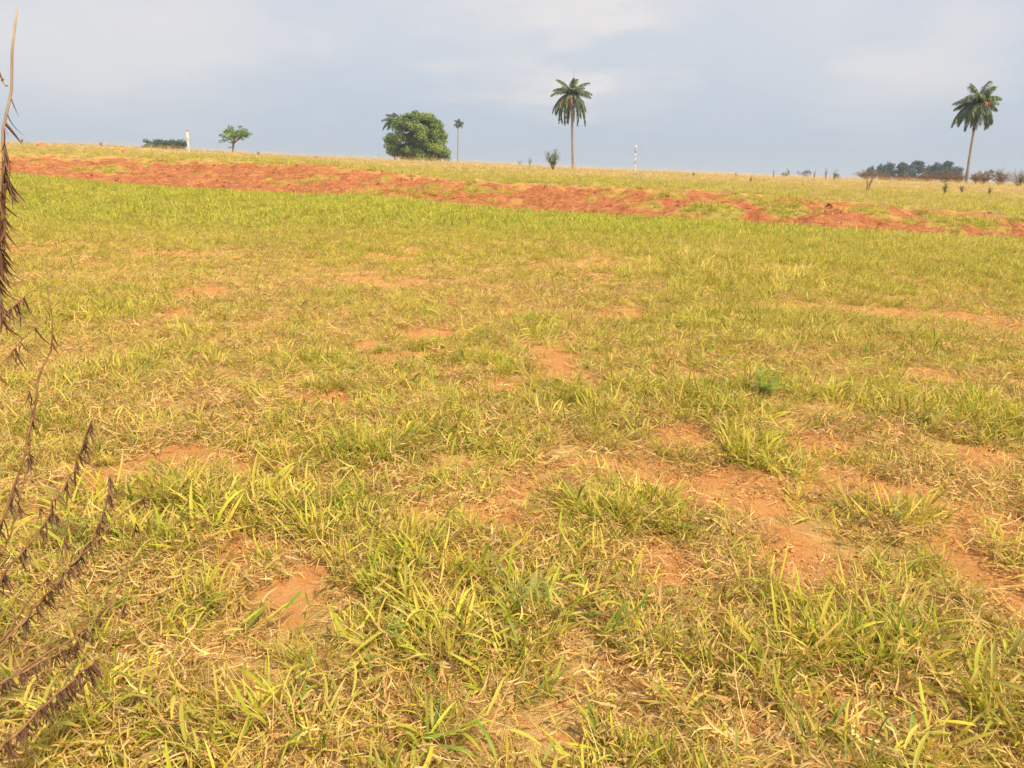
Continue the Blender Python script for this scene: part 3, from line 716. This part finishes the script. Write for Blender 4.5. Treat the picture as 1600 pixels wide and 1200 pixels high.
# thin ragged palm to the right of the round tree
Yp = 150.0
c4 = at(716, 193, Yp); b4 = at(715, 256, Yp); b4[2] = h1(b4[0], b4[1])
fs = [fr(1.3, 60, 110, 80, 0, G2), fr(1.2, 45, 120, 100, 0, G2), fr(1.1, 75, 80, -60, 0, G2), fr(1.0, 30, 110, -90, 0, G2), fr(1.1, 20, 100, -120, 0, G2), fr(1.2, 10, 95, 160, 0, G2), fr(1.2, 5, 90, 60, 0, G2), fr(1.0, 80, 40, 10, 0, G2), fr(1.1, 0, 85, -20, 0, G2), fr(1.1, 5, 85, 200, 0, G2)]
palm('small ragged palm on a thin bare trunk, right of the round tree', b4, c4, .13, fs, .4)

# ------------------------------------------------------------------ broadleaf trees
def leaf_cards(clumps, per, size, cols, flat=.65, jit=.3):
    V, C = [], []
    for (x, y, z, rx, rz, ci) in clumps:
        n = int(per*rx*rz); 
        d = rng.normal(0, 1, (n, 3)); d /= np.linalg.norm(d, axis=1)[:, None]
        q = U(.45, 1.06, n)[:, None]
        p = d*q*np.array([rx, rx, rz]) + np.array([x, y, z])
        nn = d*.7 + rng.normal(0, .5, (n, 3)) + np.array([0, 0, .5]); nn /= np.linalg.norm(nn, axis=1)[:, None]
        t = np.cross(nn, rng.normal(0, 1, (n, 3))); t /= np.linalg.norm(t, axis=1)[:, None]; b = np.cross(nn, t)
        s = size*U(.6, 1.4, n)[:, None]
        V.append(np.stack([p-t*s*.5, p+b*s*.32, p+t*s*.55, p-b*s*.32], 1).reshape(-1, 3))
        c = np.array(cols[ci])*(1+rng.normal(0, .16, (n, 1)))
        C.append(np.repeat(c, 4, 0))
    V = np.concatenate(V); C = np.clip(np.concatenate(C), .01, .6); F_ = np.arange(len(V)).reshape(-1, 4)
    return V, F_, C
def tree(name, label, cat_, base, limbs, clumps, per, size, cols, group=None, bark=None):
    r = empty(name, base, label, cat_, group)
    tubes('trunk', limbs, bark or M_BARK, r)
    v, f, c = leaf_cards(clumps, per, size, cols)
    mesh_np('crown', v, f, M_LEAF, r, attrs={'col': ('FLOAT_COLOR', c)})
    return r
GT = [(.145, .215, .052), (.10, .165, .045), (.19, .265, .055), (.22, .29, .06), (.16, .185, .08)]
# big round tree
Yt = 165.0; k_ = 1233/Yt
b = at(652, 252, Yt); b[2] = h1(b[0], b[1])
def loc_(px, py, dy=0): p = at(px, py, Yt+dy); return p-np.array([b[0], b[1], b[2]])
cl_ = []
for _ in range(120):
    for __ in range(99):
        px, py = U(598, 706), U(176, 250); 
        in1 = ((px-650)/38)**2+((py-206)/27)**2 < 1 and py < 215
        in2 = ((px-651)/42)**2+((py-222)/24)**2 < 1
        in3 = ((px-666)/32)**2+((py-238)/14)**2 < 1 and py < 246
        in4 = ((px-624)/16)**2+((py-236)/10)**2 < 1
        if not (in1 or in2 or in3 or in4): continue
        if px < 622 and py < 205: continue
        if ((px-702)/10)**2+((py-222)/6)**2 < 1: continue
        break
    edge = max(0., 1-((px-652)/50)**2-((py-218)/42)**2)
    dy = U(-1, 1)*6.5*math.sqrt(edge)
    p = loc_(px, py, dy); cl_.append((*p, U(1.0, 1.9), U(.6, 1.1), int(rng.choice([0, 1, 2, 3, 4], p=[.3, .2, .25, .15, .1]))))
# outline lobes and filled heart
for px in (628, 640, 652, 664, 676):
    for py in (200, 213, 226, 238): cl_.append((*loc_(px+U(-5, 5), py+U(-5, 5), U(-2, 3)), 1.6, 1.0, int(rng.choice([0, 1, 2, 4]))))
for px, py in ((px_*.9+65, py_) for px_, py_ in ((636, 181), (650, 179), (664, 181), (678, 187), (687, 192), (692, 205), (698, 211), (697, 222), (694, 230), (700, 240), (703, 247), (684, 196), (690, 203), (680, 200), (672, 189), (682, 192), (660, 187), (646, 186), (630, 196), (676, 208), (608, 213), (604, 222), (604, 231), (612, 240), (690, 245), (676, 247), (624, 190))):
    p = loc_(px, py, U(-2, 2)); cl_.append((*p, U(.8, 1.2), U(.5, .8), int(rng.choice([0, 1, 2]))))
limbs = []
for px0, px1, py1 in ((640, 612, 232), (643, 624, 222), (650, 640, 210), (655, 656, 205), (660, 680, 215), (664, 692, 232), (622, 612, 236), (630, 627, 228), (676, 684, 235)):
    p0 = np.array([(px0-652)/k_, U(-1, 1), -.4]); p1 = loc_(px1, py1, U(-3, 3)); limbs.append((bez(p0, (p0*.6+p1*.4)+np.array([0, 0, 1.2]), p1, 7), np.linspace(.32, .1, 7), 6))
tree('broadleaf_tree', 'big dense round-topped green tree beside a palm on the ridge', 'tree', b, limbs, cl_, 210, .38, GT)
# small umbrella tree
Yt = 102.0; k_ = 1233/Yt
b = at(365, 238, Yt); b[2] = h1(b[0], b[1])
cl_ = []
for _ in range(38):
    a = U(0, 6.28); q = math.sqrt(U(0, 1)); px = 368+q*math.cos(a)*20; py = 208+q*math.sin(a)*9+abs(px-368)*.12
    cl_.append((*loc_(px, py, U(-1.6, 1.6)), U(.3, .6), U(.2, .36), int(rng.choice([0, 2, 3, 1]))))
for px, py in ((346, 221), (349, 213), (390, 209), (386, 213), (360, 198), (374, 198), (351, 219), (357, 217), (382, 204)): cl_.append((*loc_(px, py, U(-.5, .5)), .38, .22, 0))
cl_.append((*loc_(359, 230, 0), .22, .14, 1))
def up_to(px, py, w=.06, w0=.12, a0=(365, 224)): return (bez(loc_(*a0), loc_((a0[0]+px)/2, py+6), loc_(px, py, U(-1, 1)), 7), np.linspace(w0, w*.5, 7), 6)
limbs = [(np.array([(0, 0, -.3), loc_(364, 232), loc_(365, 223)]), [.2, .15, .13], 7), up_to(357, 213), up_to(366, 205), up_to(378, 212), up_to(384, 210), up_to(350, 217, .04, .08), up_to(372, 203)]
tree('umbrella_tree', 'small light green tree with forked trunk and flat-topped crown', 'tree', b, limbs, cl_, 420, .17, [(.14, .22, .05), (.10, .17, .04), (.17, .26, .05), (.20, .28, .06)])
# low dark trees sunk behind the crest at left
for n_, (pxs, lab) in enumerate((((232, 240, 248), 'dark tree crown peeping over the ridge, left one of the low pair'), ((258, 266, 274, 281), 'dark tree crown peeping over the ridge, next to the white post'))):
    Yt = 190.0; b = at(sum(pxs)/len(pxs), 240, Yt); b[2] = h1(b[0], b[1])
    def loc_(px, py, dy=0): p = at(px, py, Yt+dy); return p-np.array([b[0], b[1], b[2]])
    cl_ = []
    for px in pxs:
        for q in range(5): cl_.append((*loc_(px+U(-6, 6), (221, 224)[q % 2]+U(-1.5, 3)+(q == 4)*6, U(-2, 2)), U(.8, 1.4), U(.35, .6), int(rng.choice([0, 1]))))
        for q in range(3): cl_.append((*loc_(px+U(-6, 6), U(227, 234), U(-2, 2)), 1.3, .8, 1))
    limbs = [(bez((0, 0, -.4), loc_(px, 240)*.5, loc_(px, 228), 6), np.linspace(.3, .08, 6), 6) for px in pxs]
    tree('low_tree', lab, 'tree', b, limbs, cl_, 130, .38, [(.075, .115, .05), (.05, .085, .045)], 'low dark trees behind the left ridge')
# eucalyptus row far right
EU = [(1363, 260, 11, 'leftmost eucalyptus of the far dark row, crown open and thin'), (1376, 257, 8, 'eucalyptus second from the left in the far dark row'), (1389, 254, 9, 'eucalyptus third from the left in the far row, with narrow top'), (1409, 255, 12, 'broad dark eucalyptus left of the middle of the far row'),
      (1433, 252, 14, 'widest flat-topped eucalyptus in the middle of the far row'), (1452, 259, 9, 'low eucalyptus just right of the widest crown in the far row'), (1463, 254, 7, 'slim eucalyptus with small raised top in the far row'), (1481, 252, 11, 'pointed eucalyptus, tallest on the right of the far row'), (1494, 261, 10, 'rightmost eucalyptus of the far row, just left of the leaning palm')]
for i_, (px0, top, w, lab) in enumerate(EU):
    Yt = 330.0+i_ % 3*14; b = at(px0, 285, Yt); b[2] = h1(b[0], b[1]); S_ = Yt/1233
    def loc_(px, py, dy=0): p = at(px, py, Yt+dy); return p-np.array([b[0], b[1], b[2]])
    cl_ = [(*loc_(px0, top+1.5), w*S_*.33, .9, 0)]
    for q in range(18):
        t = U(0, 1); cl_.append((*loc_(px0+rng.normal(0, w*.42)*(.5+t*.6), top+2.5+t*14, U(-2, 2)), U(1.2, 2.3), U(.7, 1.3), int(rng.integers(0, 2))))
    if 2 <= i_: 
        for q in range(10): cl_.append((*loc_(px0+U(-w, w)*.7, U(268, 282), U(-2, 2)), U(1.4, 2.2), U(1.0, 1.6), 1))
    limbs = [(bez((U(-1, 1), 0, -.5), loc_(px0+U(-2, 2), 275), loc_(px0+U(-w, w)*.4, top+6), 7), np.linspace(.28, .07, 7), 5) for q in range(3)]
    tree('eucalyptus', lab, 'tree', b, limbs, cl_, 60, .6, [(.06, .085, .065), (.045, .065, .055)], 'eucalyptus row on the far horizon')
# distant small crowns along the skyline
for px0, top, w, Yt, lab, c in ((1227, 264, 9, 180, 'small grey green tree on the skyline, right of the thin stake', 0), (1256, 265, 12, 260, 'low grey tree crown on the far skyline beside the small tree', 1), (1308, 269, 5, 320, 'tiny round dark tree on the far skyline, left of the eucalyptus row', 2), (1545, 264, 12, 200, 'bluish low tree behind reddish brush, right of the leaning palm', 2), (1563, 268, 8, 210, 'low bluish tree behind reddish brush near the right edge', 2)):
    b = at(px0, 285, Yt); b[2] = h1(b[0], b[1]); S_ = Yt/1233
    def loc_(px, py, dy=0): p = at(px, py, Yt+dy); return p-np.array([b[0], b[1], b[2]])
    cl_ = [(*loc_(px0+rng.normal(0, w*.42), top+2+U(0, 1)*8, U(-1, 1)), U(1.5, 3.4)*S_*1.6, U(1.2, 2.4)*S_*1.5, 0) for q in range(12)]
    limbs = [(bez((0, 0, -.4), loc_(px0, 280), loc_(px0+U(-w, w)*.4, top+4), 6), np.linspace(.14, .05, 6), 5) for q in range(3)]
    tree('distant_tree', lab, 'tree', b, limbs, cl_, 70, .3, [[(.085, .12, .07), (.08, .10, .08), (.04, .06, .045)][c]], 'small trees far along the skyline')

# ------------------------------------------------------------------ shrubs and weeds on the ridge
def shrub(name, label, cat_, px, py, Hpx, Wpx, nst, leafy, cs, group=None, Y=None, twig=M_BARK, ls=.12, sp=1.0, wst=.012):
    p = hit(px, py) if Y is None else at(px, py, Y); p[2] = h1(p[0], p[1]); S_ = p[1]/1233
    r = empty(name, p, label, cat_, group); H = Hpx*S_; W = Wpx*S_; L_ = []; tips = []
    for q in range(nst):
        a = U(0, 6.28); t = U(.15, 1)**.8; e = np.array([math.cos(a)*W*.5*t, math.sin(a)*W*.4*t, H*U(.55, 1.02)*(1.08-(.25 if W < H*1.3 else .55)*t)])
        pts = bez((math.cos(a)*.03, math.sin(a)*.03, -.06), (e[0]*.25, e[1]*.25, e[2]*.55), e, 6); L_.append((pts, np.linspace(wst, wst*.35, 6), 4))
        for k in range(2):
            j = int(U(2, 5)); q2 = pts[j]+np.array([rng.normal(0, .12*W*sp), rng.normal(0, .1*W), U(.05, .25)*H]); L_.append((np.array([pts[j], q2]), [wst*.5, wst*.25], 3)); tips.append((pts[j], q2))
        tips.append((pts[2], pts[5]))
    tubes('stem', L_, twig, r)
    if leafy:
        T = [tips[i] for i in rng.integers(0, len(tips), leafy)]
        t = U(0, 1, (leafy, 1)); a_ = np.array([x[0] for x in T]); b_ = np.array([x[1] for x in T]); P = a_+(b_-a_)*t+rng.normal(0, .03, (leafy, 3))
        c = pick_col(leafy, cs, [1]*len(cs))
        v, f, c = join([blades(P, U(0, 6.28, leafy), U(-.2, 1.3, leafy), ls*U(.6, 1.4, leafy), ls*.3*U(.7, 1.3, leafy), U(0, 1, leafy), U(-.3, .3, leafy), c, c, 2, None, U(-1, 1, leafy))])
        mesh_np('foliage', v, f, M_LEAF, r, attrs={'col': ('FLOAT_COLOR', c)})
    return r
GS = [(.13, .18, .07), (.17, .21, .09), (.10, .14, .05)]; BR = [(.25, .14, .08), (.32, .21, .12), (.20, .13, .08)]; DG = [(.09, .13, .04), (.14, .17, .06)]
shrub('bush', 'grey green fan-shaped bush left of the tallest palm', 'bush', 864, 266, 33, 33, 30, 1100, [(.20, .26, .12), (.25, .30, .14), (.16, .21, .10)], sp=.7, ls=.17, wst=.02)
shrub('weed', 'thin wispy weed to the left of the fan-shaped bush', 'weed', 828, 262, 17, 10, 8, 90, GS, 'weeds along the ridge', ls=.12)
shrub('weed', 'low wispy weed on the ridge, second left of the fan-shaped bush', 'weed', 812, 259, 10, 12, 8, 70, GS, 'weeds along the ridge', ls=.1)
shrub('leafless_bush', 'pale leafless bush against the left foot of the big round tree', 'bush', 594, 250, 26, 20, 22, 40, [(.3, .3, .26)], twig=M_STEMPALE, Y=150, wst=.02)
shrub('leafless_bush', 'pale thin brush around the foot of the small ragged palm', 'bush', 717, 258, 18, 24, 16, 30, [(.3, .3, .26)], twig=M_STEMPALE, Y=120, wst=.018)
for px, py, hp, wp, nl, cs, lab in (
    (1355, 300, 34, 22, 30, BR, 'tall reddish leafless weed in the slope grass, below the eucalyptus row'),
    (1303, 282, 24, 14, 20, BR, 'tallest bare weed stalks left of the eucalyptus row'),
    (1290, 281, 22, 9, 20, BR, 'bare weed stalks left of the tiny round dark tree'),
    (1272, 281, 18, 6, 10, BR, 'thin weed stalk by the low grey tree on the skyline'),
    (1208, 279, 14, 5, 6, BR, 'single thin stalk left of the small skyline tree'),
    (1172, 287, 14, 9, 30, DG, 'dark little weed in the slope grass, nearest right of the stake'),
    (1476, 303, 20, 14, 150, DG, 'green brown weed in the slope grass, left below the leaning palm'),
    (1502, 303, 16, 10, 80, DG, 'brownish weed in the slope grass, right below the leaning palm'),
    (1545, 305, 12, 10, 60, DG, 'low weed in the slope grass near the right edge'),
    (1083, 276, 8, 8, 40, DG, 'low weed on the crest, first right of the stake'),
    (1150, 277, 8, 10, 40, DG, 'low weed on the crest, second right of the stake'),
    (35, 224, 9, 6, 60, BR, 'small brown stump-like weed on the left skyline'),
    (157, 228, 7, 12, 60, DG, 'dark low weed on the skyline between the termite mounds'),
    (404, 242, 6, 9, 50, DG, 'dark low weed on the skyline right of the small flat-topped tree'),
    (495, 247, 4, 14, 60, DG, 'flat dark weed on the skyline left of the big round tree')):
    shrub('weed', lab, 'weed', px, py, hp, wp, 9, nl, cs, 'weeds along the ridge', ls=.13, wst=.014)
for i_, (px, hp, wp, Yd, lab) in enumerate((
    (1350, 14, 26, 104, 'leftmost reddish brown dry bush of the brush below the eucalyptus'), (1378, 10, 22, 108, 'low reddish bush under the left end of the eucalyptus row'), (1412, 10, 24, 110, 'low reddish bush under the middle of the eucalyptus row'), (1447, 13, 26, 106, 'brown brush under the widest eucalyptus'),
    (1474, 16, 28, 100, 'reddish brown bush left of the leaning palm, its second neighbour'), (1497, 17, 26, 98, 'brown bush touching the left of the leaning palm trunk'), (1536, 18, 26, 97, 'brown bush just right of the leaning palm trunk'), (1562, 24, 28, 96, 'taller dark brown bush right of the leaning palm'), (1592, 24, 26, 92, 'reddish brown bush at the right edge of the ridge'), (1524, 12, 14, 99, 'small pale bush at the foot of the leaning palm'))):
    shrub('dry_bush', lab, 'bush', px, 288, hp+7, wp*1.75, 70, 1500, BR+[(.22, .17, .09)], 'reddish dry bushes on the right ridge', Y=Yd, ls=.14, wst=.014, twig=M_STEM)

# termite mounds on the left ridge
def lump(name, label, cat_, px, py, wpx, hpx, mat, group=None, Y=None):
    p = hit(px, py) if Y is None else at(px, py, Y); p[2] = h1(p[0], p[1]); S_ = p[1]/1233; W, H = wpx*S_*.5, hpx*S_
    V = []; nu, nv = 22, 10
    for j in range(nv):
        t = j/(nv-1)
        for i in range(nu):
            a = 2*math.pi*i/nu; q = math.cos(t*math.pi/2)**.6*(1+.3*float(fbm(np.array([math.cos(a)*2+px]), np.array([math.sin(a)*2+t*3]), 1.0, 3, 3)[0]-.5)*2)
            V.append((math.cos(a)*W*q, math.sin(a)*W*.8*q, -.08+H*(1.08*math.sin(t*math.pi/2))*(1+.12*math.sin(a*2+px))))
    Q = [[j*nu+i, j*nu+(i+1) % nu, (j+1)*nu+(i+1) % nu, (j+1)*nu+i] for j in range(nv-1) for i in range(nu)]
    o = mesh_np(name, np.array(V), np.array(Q), mat, smooth=True, loc=p); tag(o, label, cat_, group); return o
lump('termite_mound', 'brown termite mound on the far left ridge top', 'mound', 65, 229, 16, 6, M_TERM, 'termite mounds on the left ridge')
lump('termite_mound', 'reddish termite mound on the ridge, left of the dark low trees', 'mound', 195, 239, 9, 6, M_TERM, 'termite mounds on the left ridge')
lump('termite_mound', 'flat red earth heap on the ridge, right of the white post', 'mound', 330, 245, 22, 4, M_TERM, 'termite mounds on the left ridge')
# earth clods on the spoil heap and along the bank foot
ck = [(1292, 330, 8, 5), (1302, 324, 9, 6), (1312, 328, 10, 5), (1318, 334, 12, 6), (1284, 338, 9, 4), (1330, 340, 8, 4), (1343, 354, 10, 4), (1300, 336, 7, 4)]
cl_labs = ['small red earth clod on the left slope of the spoil heap', 'red earth clod on the very top of the spoil heap', 'large red clod just right of the spoil heap top', 'broadest red clod on the front of the spoil heap', 'low red clod at the left foot of the spoil heap', 'red clod low on the right slope of the spoil heap', 'dark red clod in the grass edge right of the spoil heap', 'red clod in the middle of the spoil heap front']
for (px, py, w, hh), lab in zip(ck, cl_labs): lump('earth_clod', lab, 'clod', px, py, w, hh, M_TERM, 'earth clods on the spoil heap')

# ------------------------------------------------------------------ posts
def rect_post(px, py_top, py_base, w, lean_px, label, bands, Y=None, crack=True):
    p = hit(px, py_base) if Y is None else at(px, py_base, Y); p[2] = h1(p[0], p[1]); top = at(px+lean_px, py_top, p[1])-p
    r = empty('post', p, label, 'post', None)
    z0 = -.3
    def seg(a, b, mat, name, ww, capz=0.):
        V = []
        for t in (a, b):
            c = np.array([top[0]*t, 0, top[2]*t if t > 0 else z0])
            for sx, sy in ((-1, -1), (1, -1), (1, 1), (-1, 1)): V.append(c+np.array([sx*ww/2, sy*ww/2, 0]))
            for k in range(4): V[-4+k] = V[-4+k]+rng.normal(0, ww*.04, 3)
        Q = [[0, 1, 5, 4], [1, 2, 6, 5], [2, 3, 7, 6], [3, 0, 4, 7], [4, 5, 6, 7], [3, 2, 1, 0]]
        o = mesh_np(name, np.array(V), np.array(Q), mat, r)
        bv = o.modifiers.new('bevel', 'BEVEL'); bv.width = ww*.08; bv.segments = 2
    seg(0, 1, M_WHITE, 'shaft', w)
    for a, b, nm, mt, k in bands: seg(a, b, mt, nm, w*k)
    return r
M_DARKTOP = mat_flat('weathered_wood', (.20, .14, .10), (.34, .26, .19), 12)
rect_post(295, 203, 238, .17, -2.5, 'white post standing right of the low dark trees on the left ridge', [(.60, .70, 'collar', M_WHITE, 1.35), (.93, 1.012, 'cap', M_DARKTOP, 1.12), (.50, .53, 'strap', M_RUST, 1.1)])
rect_post(992, 225, 279, .08, 1.5, 'thin white stake with brown blotches, right of the tallest palm', [(.10, .16, 'rust_patch', M_RUST, 1.14), (.40, .52, 'rust_patch', M_RUST, 1.14), (.62, .66, 'rust_patch', M_RUST, 1.14), (.74, .90, 'rust_patch', M_RUST, 1.14), (.975, 1.01, 'cap', M_RUST, 1.06)])

# ------------------------------------------------------------------ weeds among the near grass
def feathery(px, py, H, n, cs, label, leaf=.012, spread=.8):
    p = hit(px, py); p[2] = h1(p[0], p[1]); r = empty('broadleaf_weed', p, label, 'weed'); L_ = []; parts = []
    for q in range(n):
        a = U(0, 6.28); e = U(.5, 1.4); l = H*U(.6, 1.1); end = np.array([math.cos(a)*math.cos(e)*l*spread*1.3, math.sin(a)*math.cos(e)*l*spread, math.sin(e)*l])
        pts = bez((0, 0, -.01), end*np.array([.3, .3, .7]), end, 8); L_.append((pts, np.linspace(.0018, .0007, 8), 4))
        for k in range(2, 8):
            for s in (-1, 1):
                m = 9; da = a+s*1.2; ll = H*.20
                ax = np.array([math.cos(da), math.sin(da), .15])*ll
                for z in (-1, 1):
                    t = np.linspace(.15, 1, m)[:, None]; P = pts[k]+ax*t; c = pick_col(m, cs, [1]*len(cs))
                    parts.append(blades(P, np.full(m, math.pi/2-(a+s*1.2+z*1.1)), U(-.2, .4, m), np.full(m, leaf)*U(.7, 1.2, m), np.full(m, leaf*.42), U(0, .4, m), np.zeros(m), c, c, 1, None))
    tubes('stem', L_, M_GREENSTEM, r); v, f, c = join(parts); mesh_np('foliage', v, f, M_LEAF, r, attrs={'col': ('FLOAT_COLOR', c)})
M_GREENSTEM = mat_flat('green_stem', (.14, .18, .05), (.22, .22, .08), 50, bump=.001)
feathery(815, 960, .15, 8, [(.30, .36, .13), (.36, .41, .15)], 'small feathery bluish green weed beside the dark grass clump in front')
feathery(1195, 622, .20, 11, [(.20, .30, .04), (.25, .34, .05)], 'bushy bright green leafy weed among grass right of the middle', .022)

# ------------------------------------------------------------------ dead shrubs at the left
def leaf_mesh(i):
    n = 1; L0 = 1.0
    c = np.array([[(.12, .060, .030), (.18, .095, .050), (.085, .045, .028), (.25, .15, .085)][i % 4]])
    v, f, c = blades(np.zeros((1, 3)), np.array([0.]), np.array([0.]), np.array([L0]), np.array([(.08, .10, .065, .11, .07, .09)[i]]), np.array([(.5, -.5, .9, .15, .4, -.8)[i]]), np.array([(.3, -.3, .5, -.1, .2, .0)[i]]), c*.8, c*1.2, 5, .55, np.array([.3*i]), 1, 'flat')
    me = bpy.data.meshes.new('leaf'); me.from_pydata(v.tolist(), [], f.tolist()); a = me.attributes.new('col', 'FLOAT_COLOR', 'POINT')
    cc = np.ones((len(v), 4)); cc[:, :3] = c; a.data.foreach_set('color', cc.astype(np.float32).ravel()); me.materials.append(M_DRY); return me
LM = [leaf_mesh(i) for i in range(6)]
def dead_shrub(label, base, stems):
    """stems: list of (pixel polyline with depth, r0, r1, leaf list [(t0, t1, n, length)], material)"""
    bx, by = base; b0 = np.array([bx, by, h1(bx, by)]); r = empty('dead_shrub', b0, label, 'dead shrub'); total = 0
    for pts, r0, r1, lv, mt, side in stems:
        P = np.array([p if len(p) == 4 else at(*p) for p in pts if len(p) == 3] ) if not isinstance(pts[0], str) else None
        P = P-b0
        # smooth through the points
        d = np.concatenate([[0], np.cumsum(np.linalg.norm(np.diff(P, axis=0), axis=1))]); tt = np.linspace(0, 1, 30)*d[-1]
        Q = np.stack([np.interp(tt, d, P[:, i]) for i in range(3)], 1)
        for _ in range(3): Q[1:-1] = (Q[:-2]+Q[1:-1]*2+Q[2:])/4
        Q[1:-1] += rng.normal(0, r0*.5, Q[1:-1].shape)
        rad = np.linspace(r0, r1, 30)*(1+.12*rng.normal(0, 1, 30)); L_ = [(Q, rad, 6)]
        for k in range(side):
            j = int(U(4, 28)); q2 = Q[j]+rng.normal(0, 1, 3)*np.array([.012, .02, .01])+np.array([.0, 0, .012]); L_.append((np.array([Q[j], (Q[j]+q2)/2+rng.normal(0, .004, 3), q2]), [r1*1.2, r1, r1*.6], 4))
        st = tubes('stem', L_, mt, r)
        for t0, t1, n, ll in lv:
            for k in range(n):
                cs_ = 3 if mt is M_STEMPALE else 9; g0 = k//cs_; node = t0+(t1-t0)*np.clip((g0*cs_+2+_T[g0 % 256, n % 256]*cs_)/max(n, 1), 0, .99)+U(0, .034); f_ = min(node*29, 28.99); j = int(f_); pos = Q[j]+(Q[j+1]-Q[j])*(f_-j)
                o = bpy.data.objects.new('leaf', LM[int(rng.integers(0, 6))]); col.objects.link(o); o.parent = st
                L1 = ll*U(.5, 1.3)
                dirv = Vector((.14+rng.normal(0, .17), rng.normal(0, .2), -1+abs(rng.normal(0, .1)))).normalized()
                o.rotation_euler = (dirv.to_track_quat('Y', 'Z') @ Euler((0, U(0, 6.28), 0)).to_quaternion()).to_euler()
                o.scale = (L1*U(.7, 1.2), L1, L1*U(.7, 1.2)); o.location = pos; total += 1
    print(label, total); return r
# tall standing stalk at the frame edge
dead_shrub('tall dry stalk with dark hanging leaves at the left edge', (-1.16, 1.42), [
    ([(-75, 1390, 1.42), (-55, 1100, 1.42), (-22, 700, 1.42), (-4, 470, 1.42), (2, 330, 1.42), (4, 265, 1.42), (6, 195, 1.42), (12, 120, 1.42), (19, 60, 1.42), (27, 12, 1.42)], .009, .0018, [(.86, .895, 5, .042), (.70, .86, 120, .048), (.55, .66, 18, .045)], M_STEMPALE, 9),
    ([(10, 135, 1.42), (4, 124, 1.42), (-6, 108, 1.40), (-20, 88, 1.38)], .0022, .0012, [], M_STEMPALE, 0),
    ([(-14, 440, 1.42), (-2, 400, 1.40), (6, 330, 1.38), (10, 275, 1.37)], .004, .0015, [(.0, .98, 34, .05)], M_STEM, 2)])
# sprawling dead branches
Lf = .055
dead_shrub('sprawling dead shrub with drooping brown leaves at the lower left', (-1.28, 1.62), [
    ([(-140, 1180, 1.62), (-40, 900, 1.70), (10, 800, 1.78), (40, 700, 1.85), (62, 600, 1.92), (84, 520, 1.95), (88, 470, 1.97), (74, 447, 1.98)], .006, .0014, [(.30, .58, 48, .055), (.62, .70, 3, .04), (.8, .99, 6, .035)], M_STEM, 3),
    ([(-140, 1180, 1.62), (-60, 700, 1.7), (-20, 520, 1.75), (10, 480, 1.8), (40, 462, 1.85), (72, 442, 1.9)], .005, .0012, [(.66, .72, 10, Lf), (.84, .93, 16, Lf)], M_STEM, 2),
    ([(-140, 1180, 1.62), (-70, 760, 1.7), (-20, 600, 1.75), (15, 545, 1.8), (55, 512, 1.85)], .004, .0012, [(.70, .74, 8, Lf), (.90, .99, 12, Lf), (.6, .68, 10, .05)], M_STEM, 2),
    ([(-140, 1180, 1.62), (-30, 940, 1.78), (20, 880, 1.85), (70, 820, 1.92), (110, 740, 2.0), (140, 672, 2.05), (150, 645, 2.07)], .006, .0013, [(.40, .97, 110, Lf)], M_STEM, 4),
    ([(-140, 1180, 1.62), (0, 1005, 1.80), (60, 945, 1.90), (110, 885, 1.98), (140, 850, 2.05), (165, 790, 2.1), (172, 735, 2.15)], .007, .0015, [(.36, .95, 160, Lf)], M_STEM, 4),
    ([(-140, 1180, 1.62), (40, 1040, 1.85), (110, 1000, 1.95), (170, 950, 2.05), (205, 870, 2.15), (212, 818, 2.2)], .005, .0012, [(.50, .62, 10, .045), (.93, .99, 14, .045), (.7, .75, 5, .04)], M_STEM, 2),
    ([(0, 1005, 1.80), (50, 930, 1.86), (95, 880, 1.9), (105, 830, 1.93), (88, 800, 1.95), (60, 795, 1.96)], .003, .0012, [(.35, .98, 40, .045)], M_STEM, 3),
    ([(110, 885, 1.98), (150, 845, 2.02), (195, 800, 2.1), (235, 770, 2.15), (255, 690, 2.2)], .003, .001, [(.15, .75, 24, .042)], M_STEM, 3),
    ([(-40, 900, 1.70), (10, 860, 1.76), (28, 790, 1.8), (42, 735, 1.84), (50, 660, 1.88), (47, 610, 1.9)], .003, .0012, [(.3, .98, 40, .05)], M_STEM, 2)])
dead_shrub('low dead branch with brown leaves lying over grass in the bottom left corner', (-1.22, 1.34), [
    ([(-150, 1300, 1.34), (-20, 1190, 1.50), (40, 1130, 1.58), (80, 1090, 1.64), (125, 1050, 1.70), (150, 1030, 1.74)], .007, .002, [(.40, .98, 160, .055)], M_STEM, 3),
    ([(-150, 1300, 1.34), (-20, 1080, 1.55), (60, 1035, 1.66), (110, 1015, 1.72), (135, 985, 1.78)], .005, .0015, [(.45, .98, 110, .05)], M_STEM, 3),
    ([(40, 1120, 1.6), (110, 1090, 1.72), (160, 1040, 1.8), (185, 970, 1.9), (200, 925, 1.95)], .004, .0015, [(.1, .5, 30, .04), (.8, .98, 10, .035)], M_STEM, 3)])
# ------------------------------------------------------------------ the hazy air
hz = newmat('air'); n = NT(hz); o_ = n.n('ShaderNodeOutputMaterial'); pv = n.n('ShaderNodeVolumePrincipled')
pv.inputs['Density'].default_value = .00042; pv.inputs['Color'].default_value = (.66, .77, .95, 1); n.l(pv.outputs[0], o_.inputs['Volume'])
V = np.array([(x, y, z) for z in (-110, 22) for x, y in ((-4600, -4600), (4600, -4600), (4600, 4600), (-4600, 4600))], float)
tag(mesh_np('haze', V, np.array([[0, 3, 2, 1], [4, 5, 6, 7], [0, 1, 5, 4], [1, 2, 6, 5], [2, 3, 7, 6], [3, 0, 4, 7]]), hz), None, None, None, 'stuff')
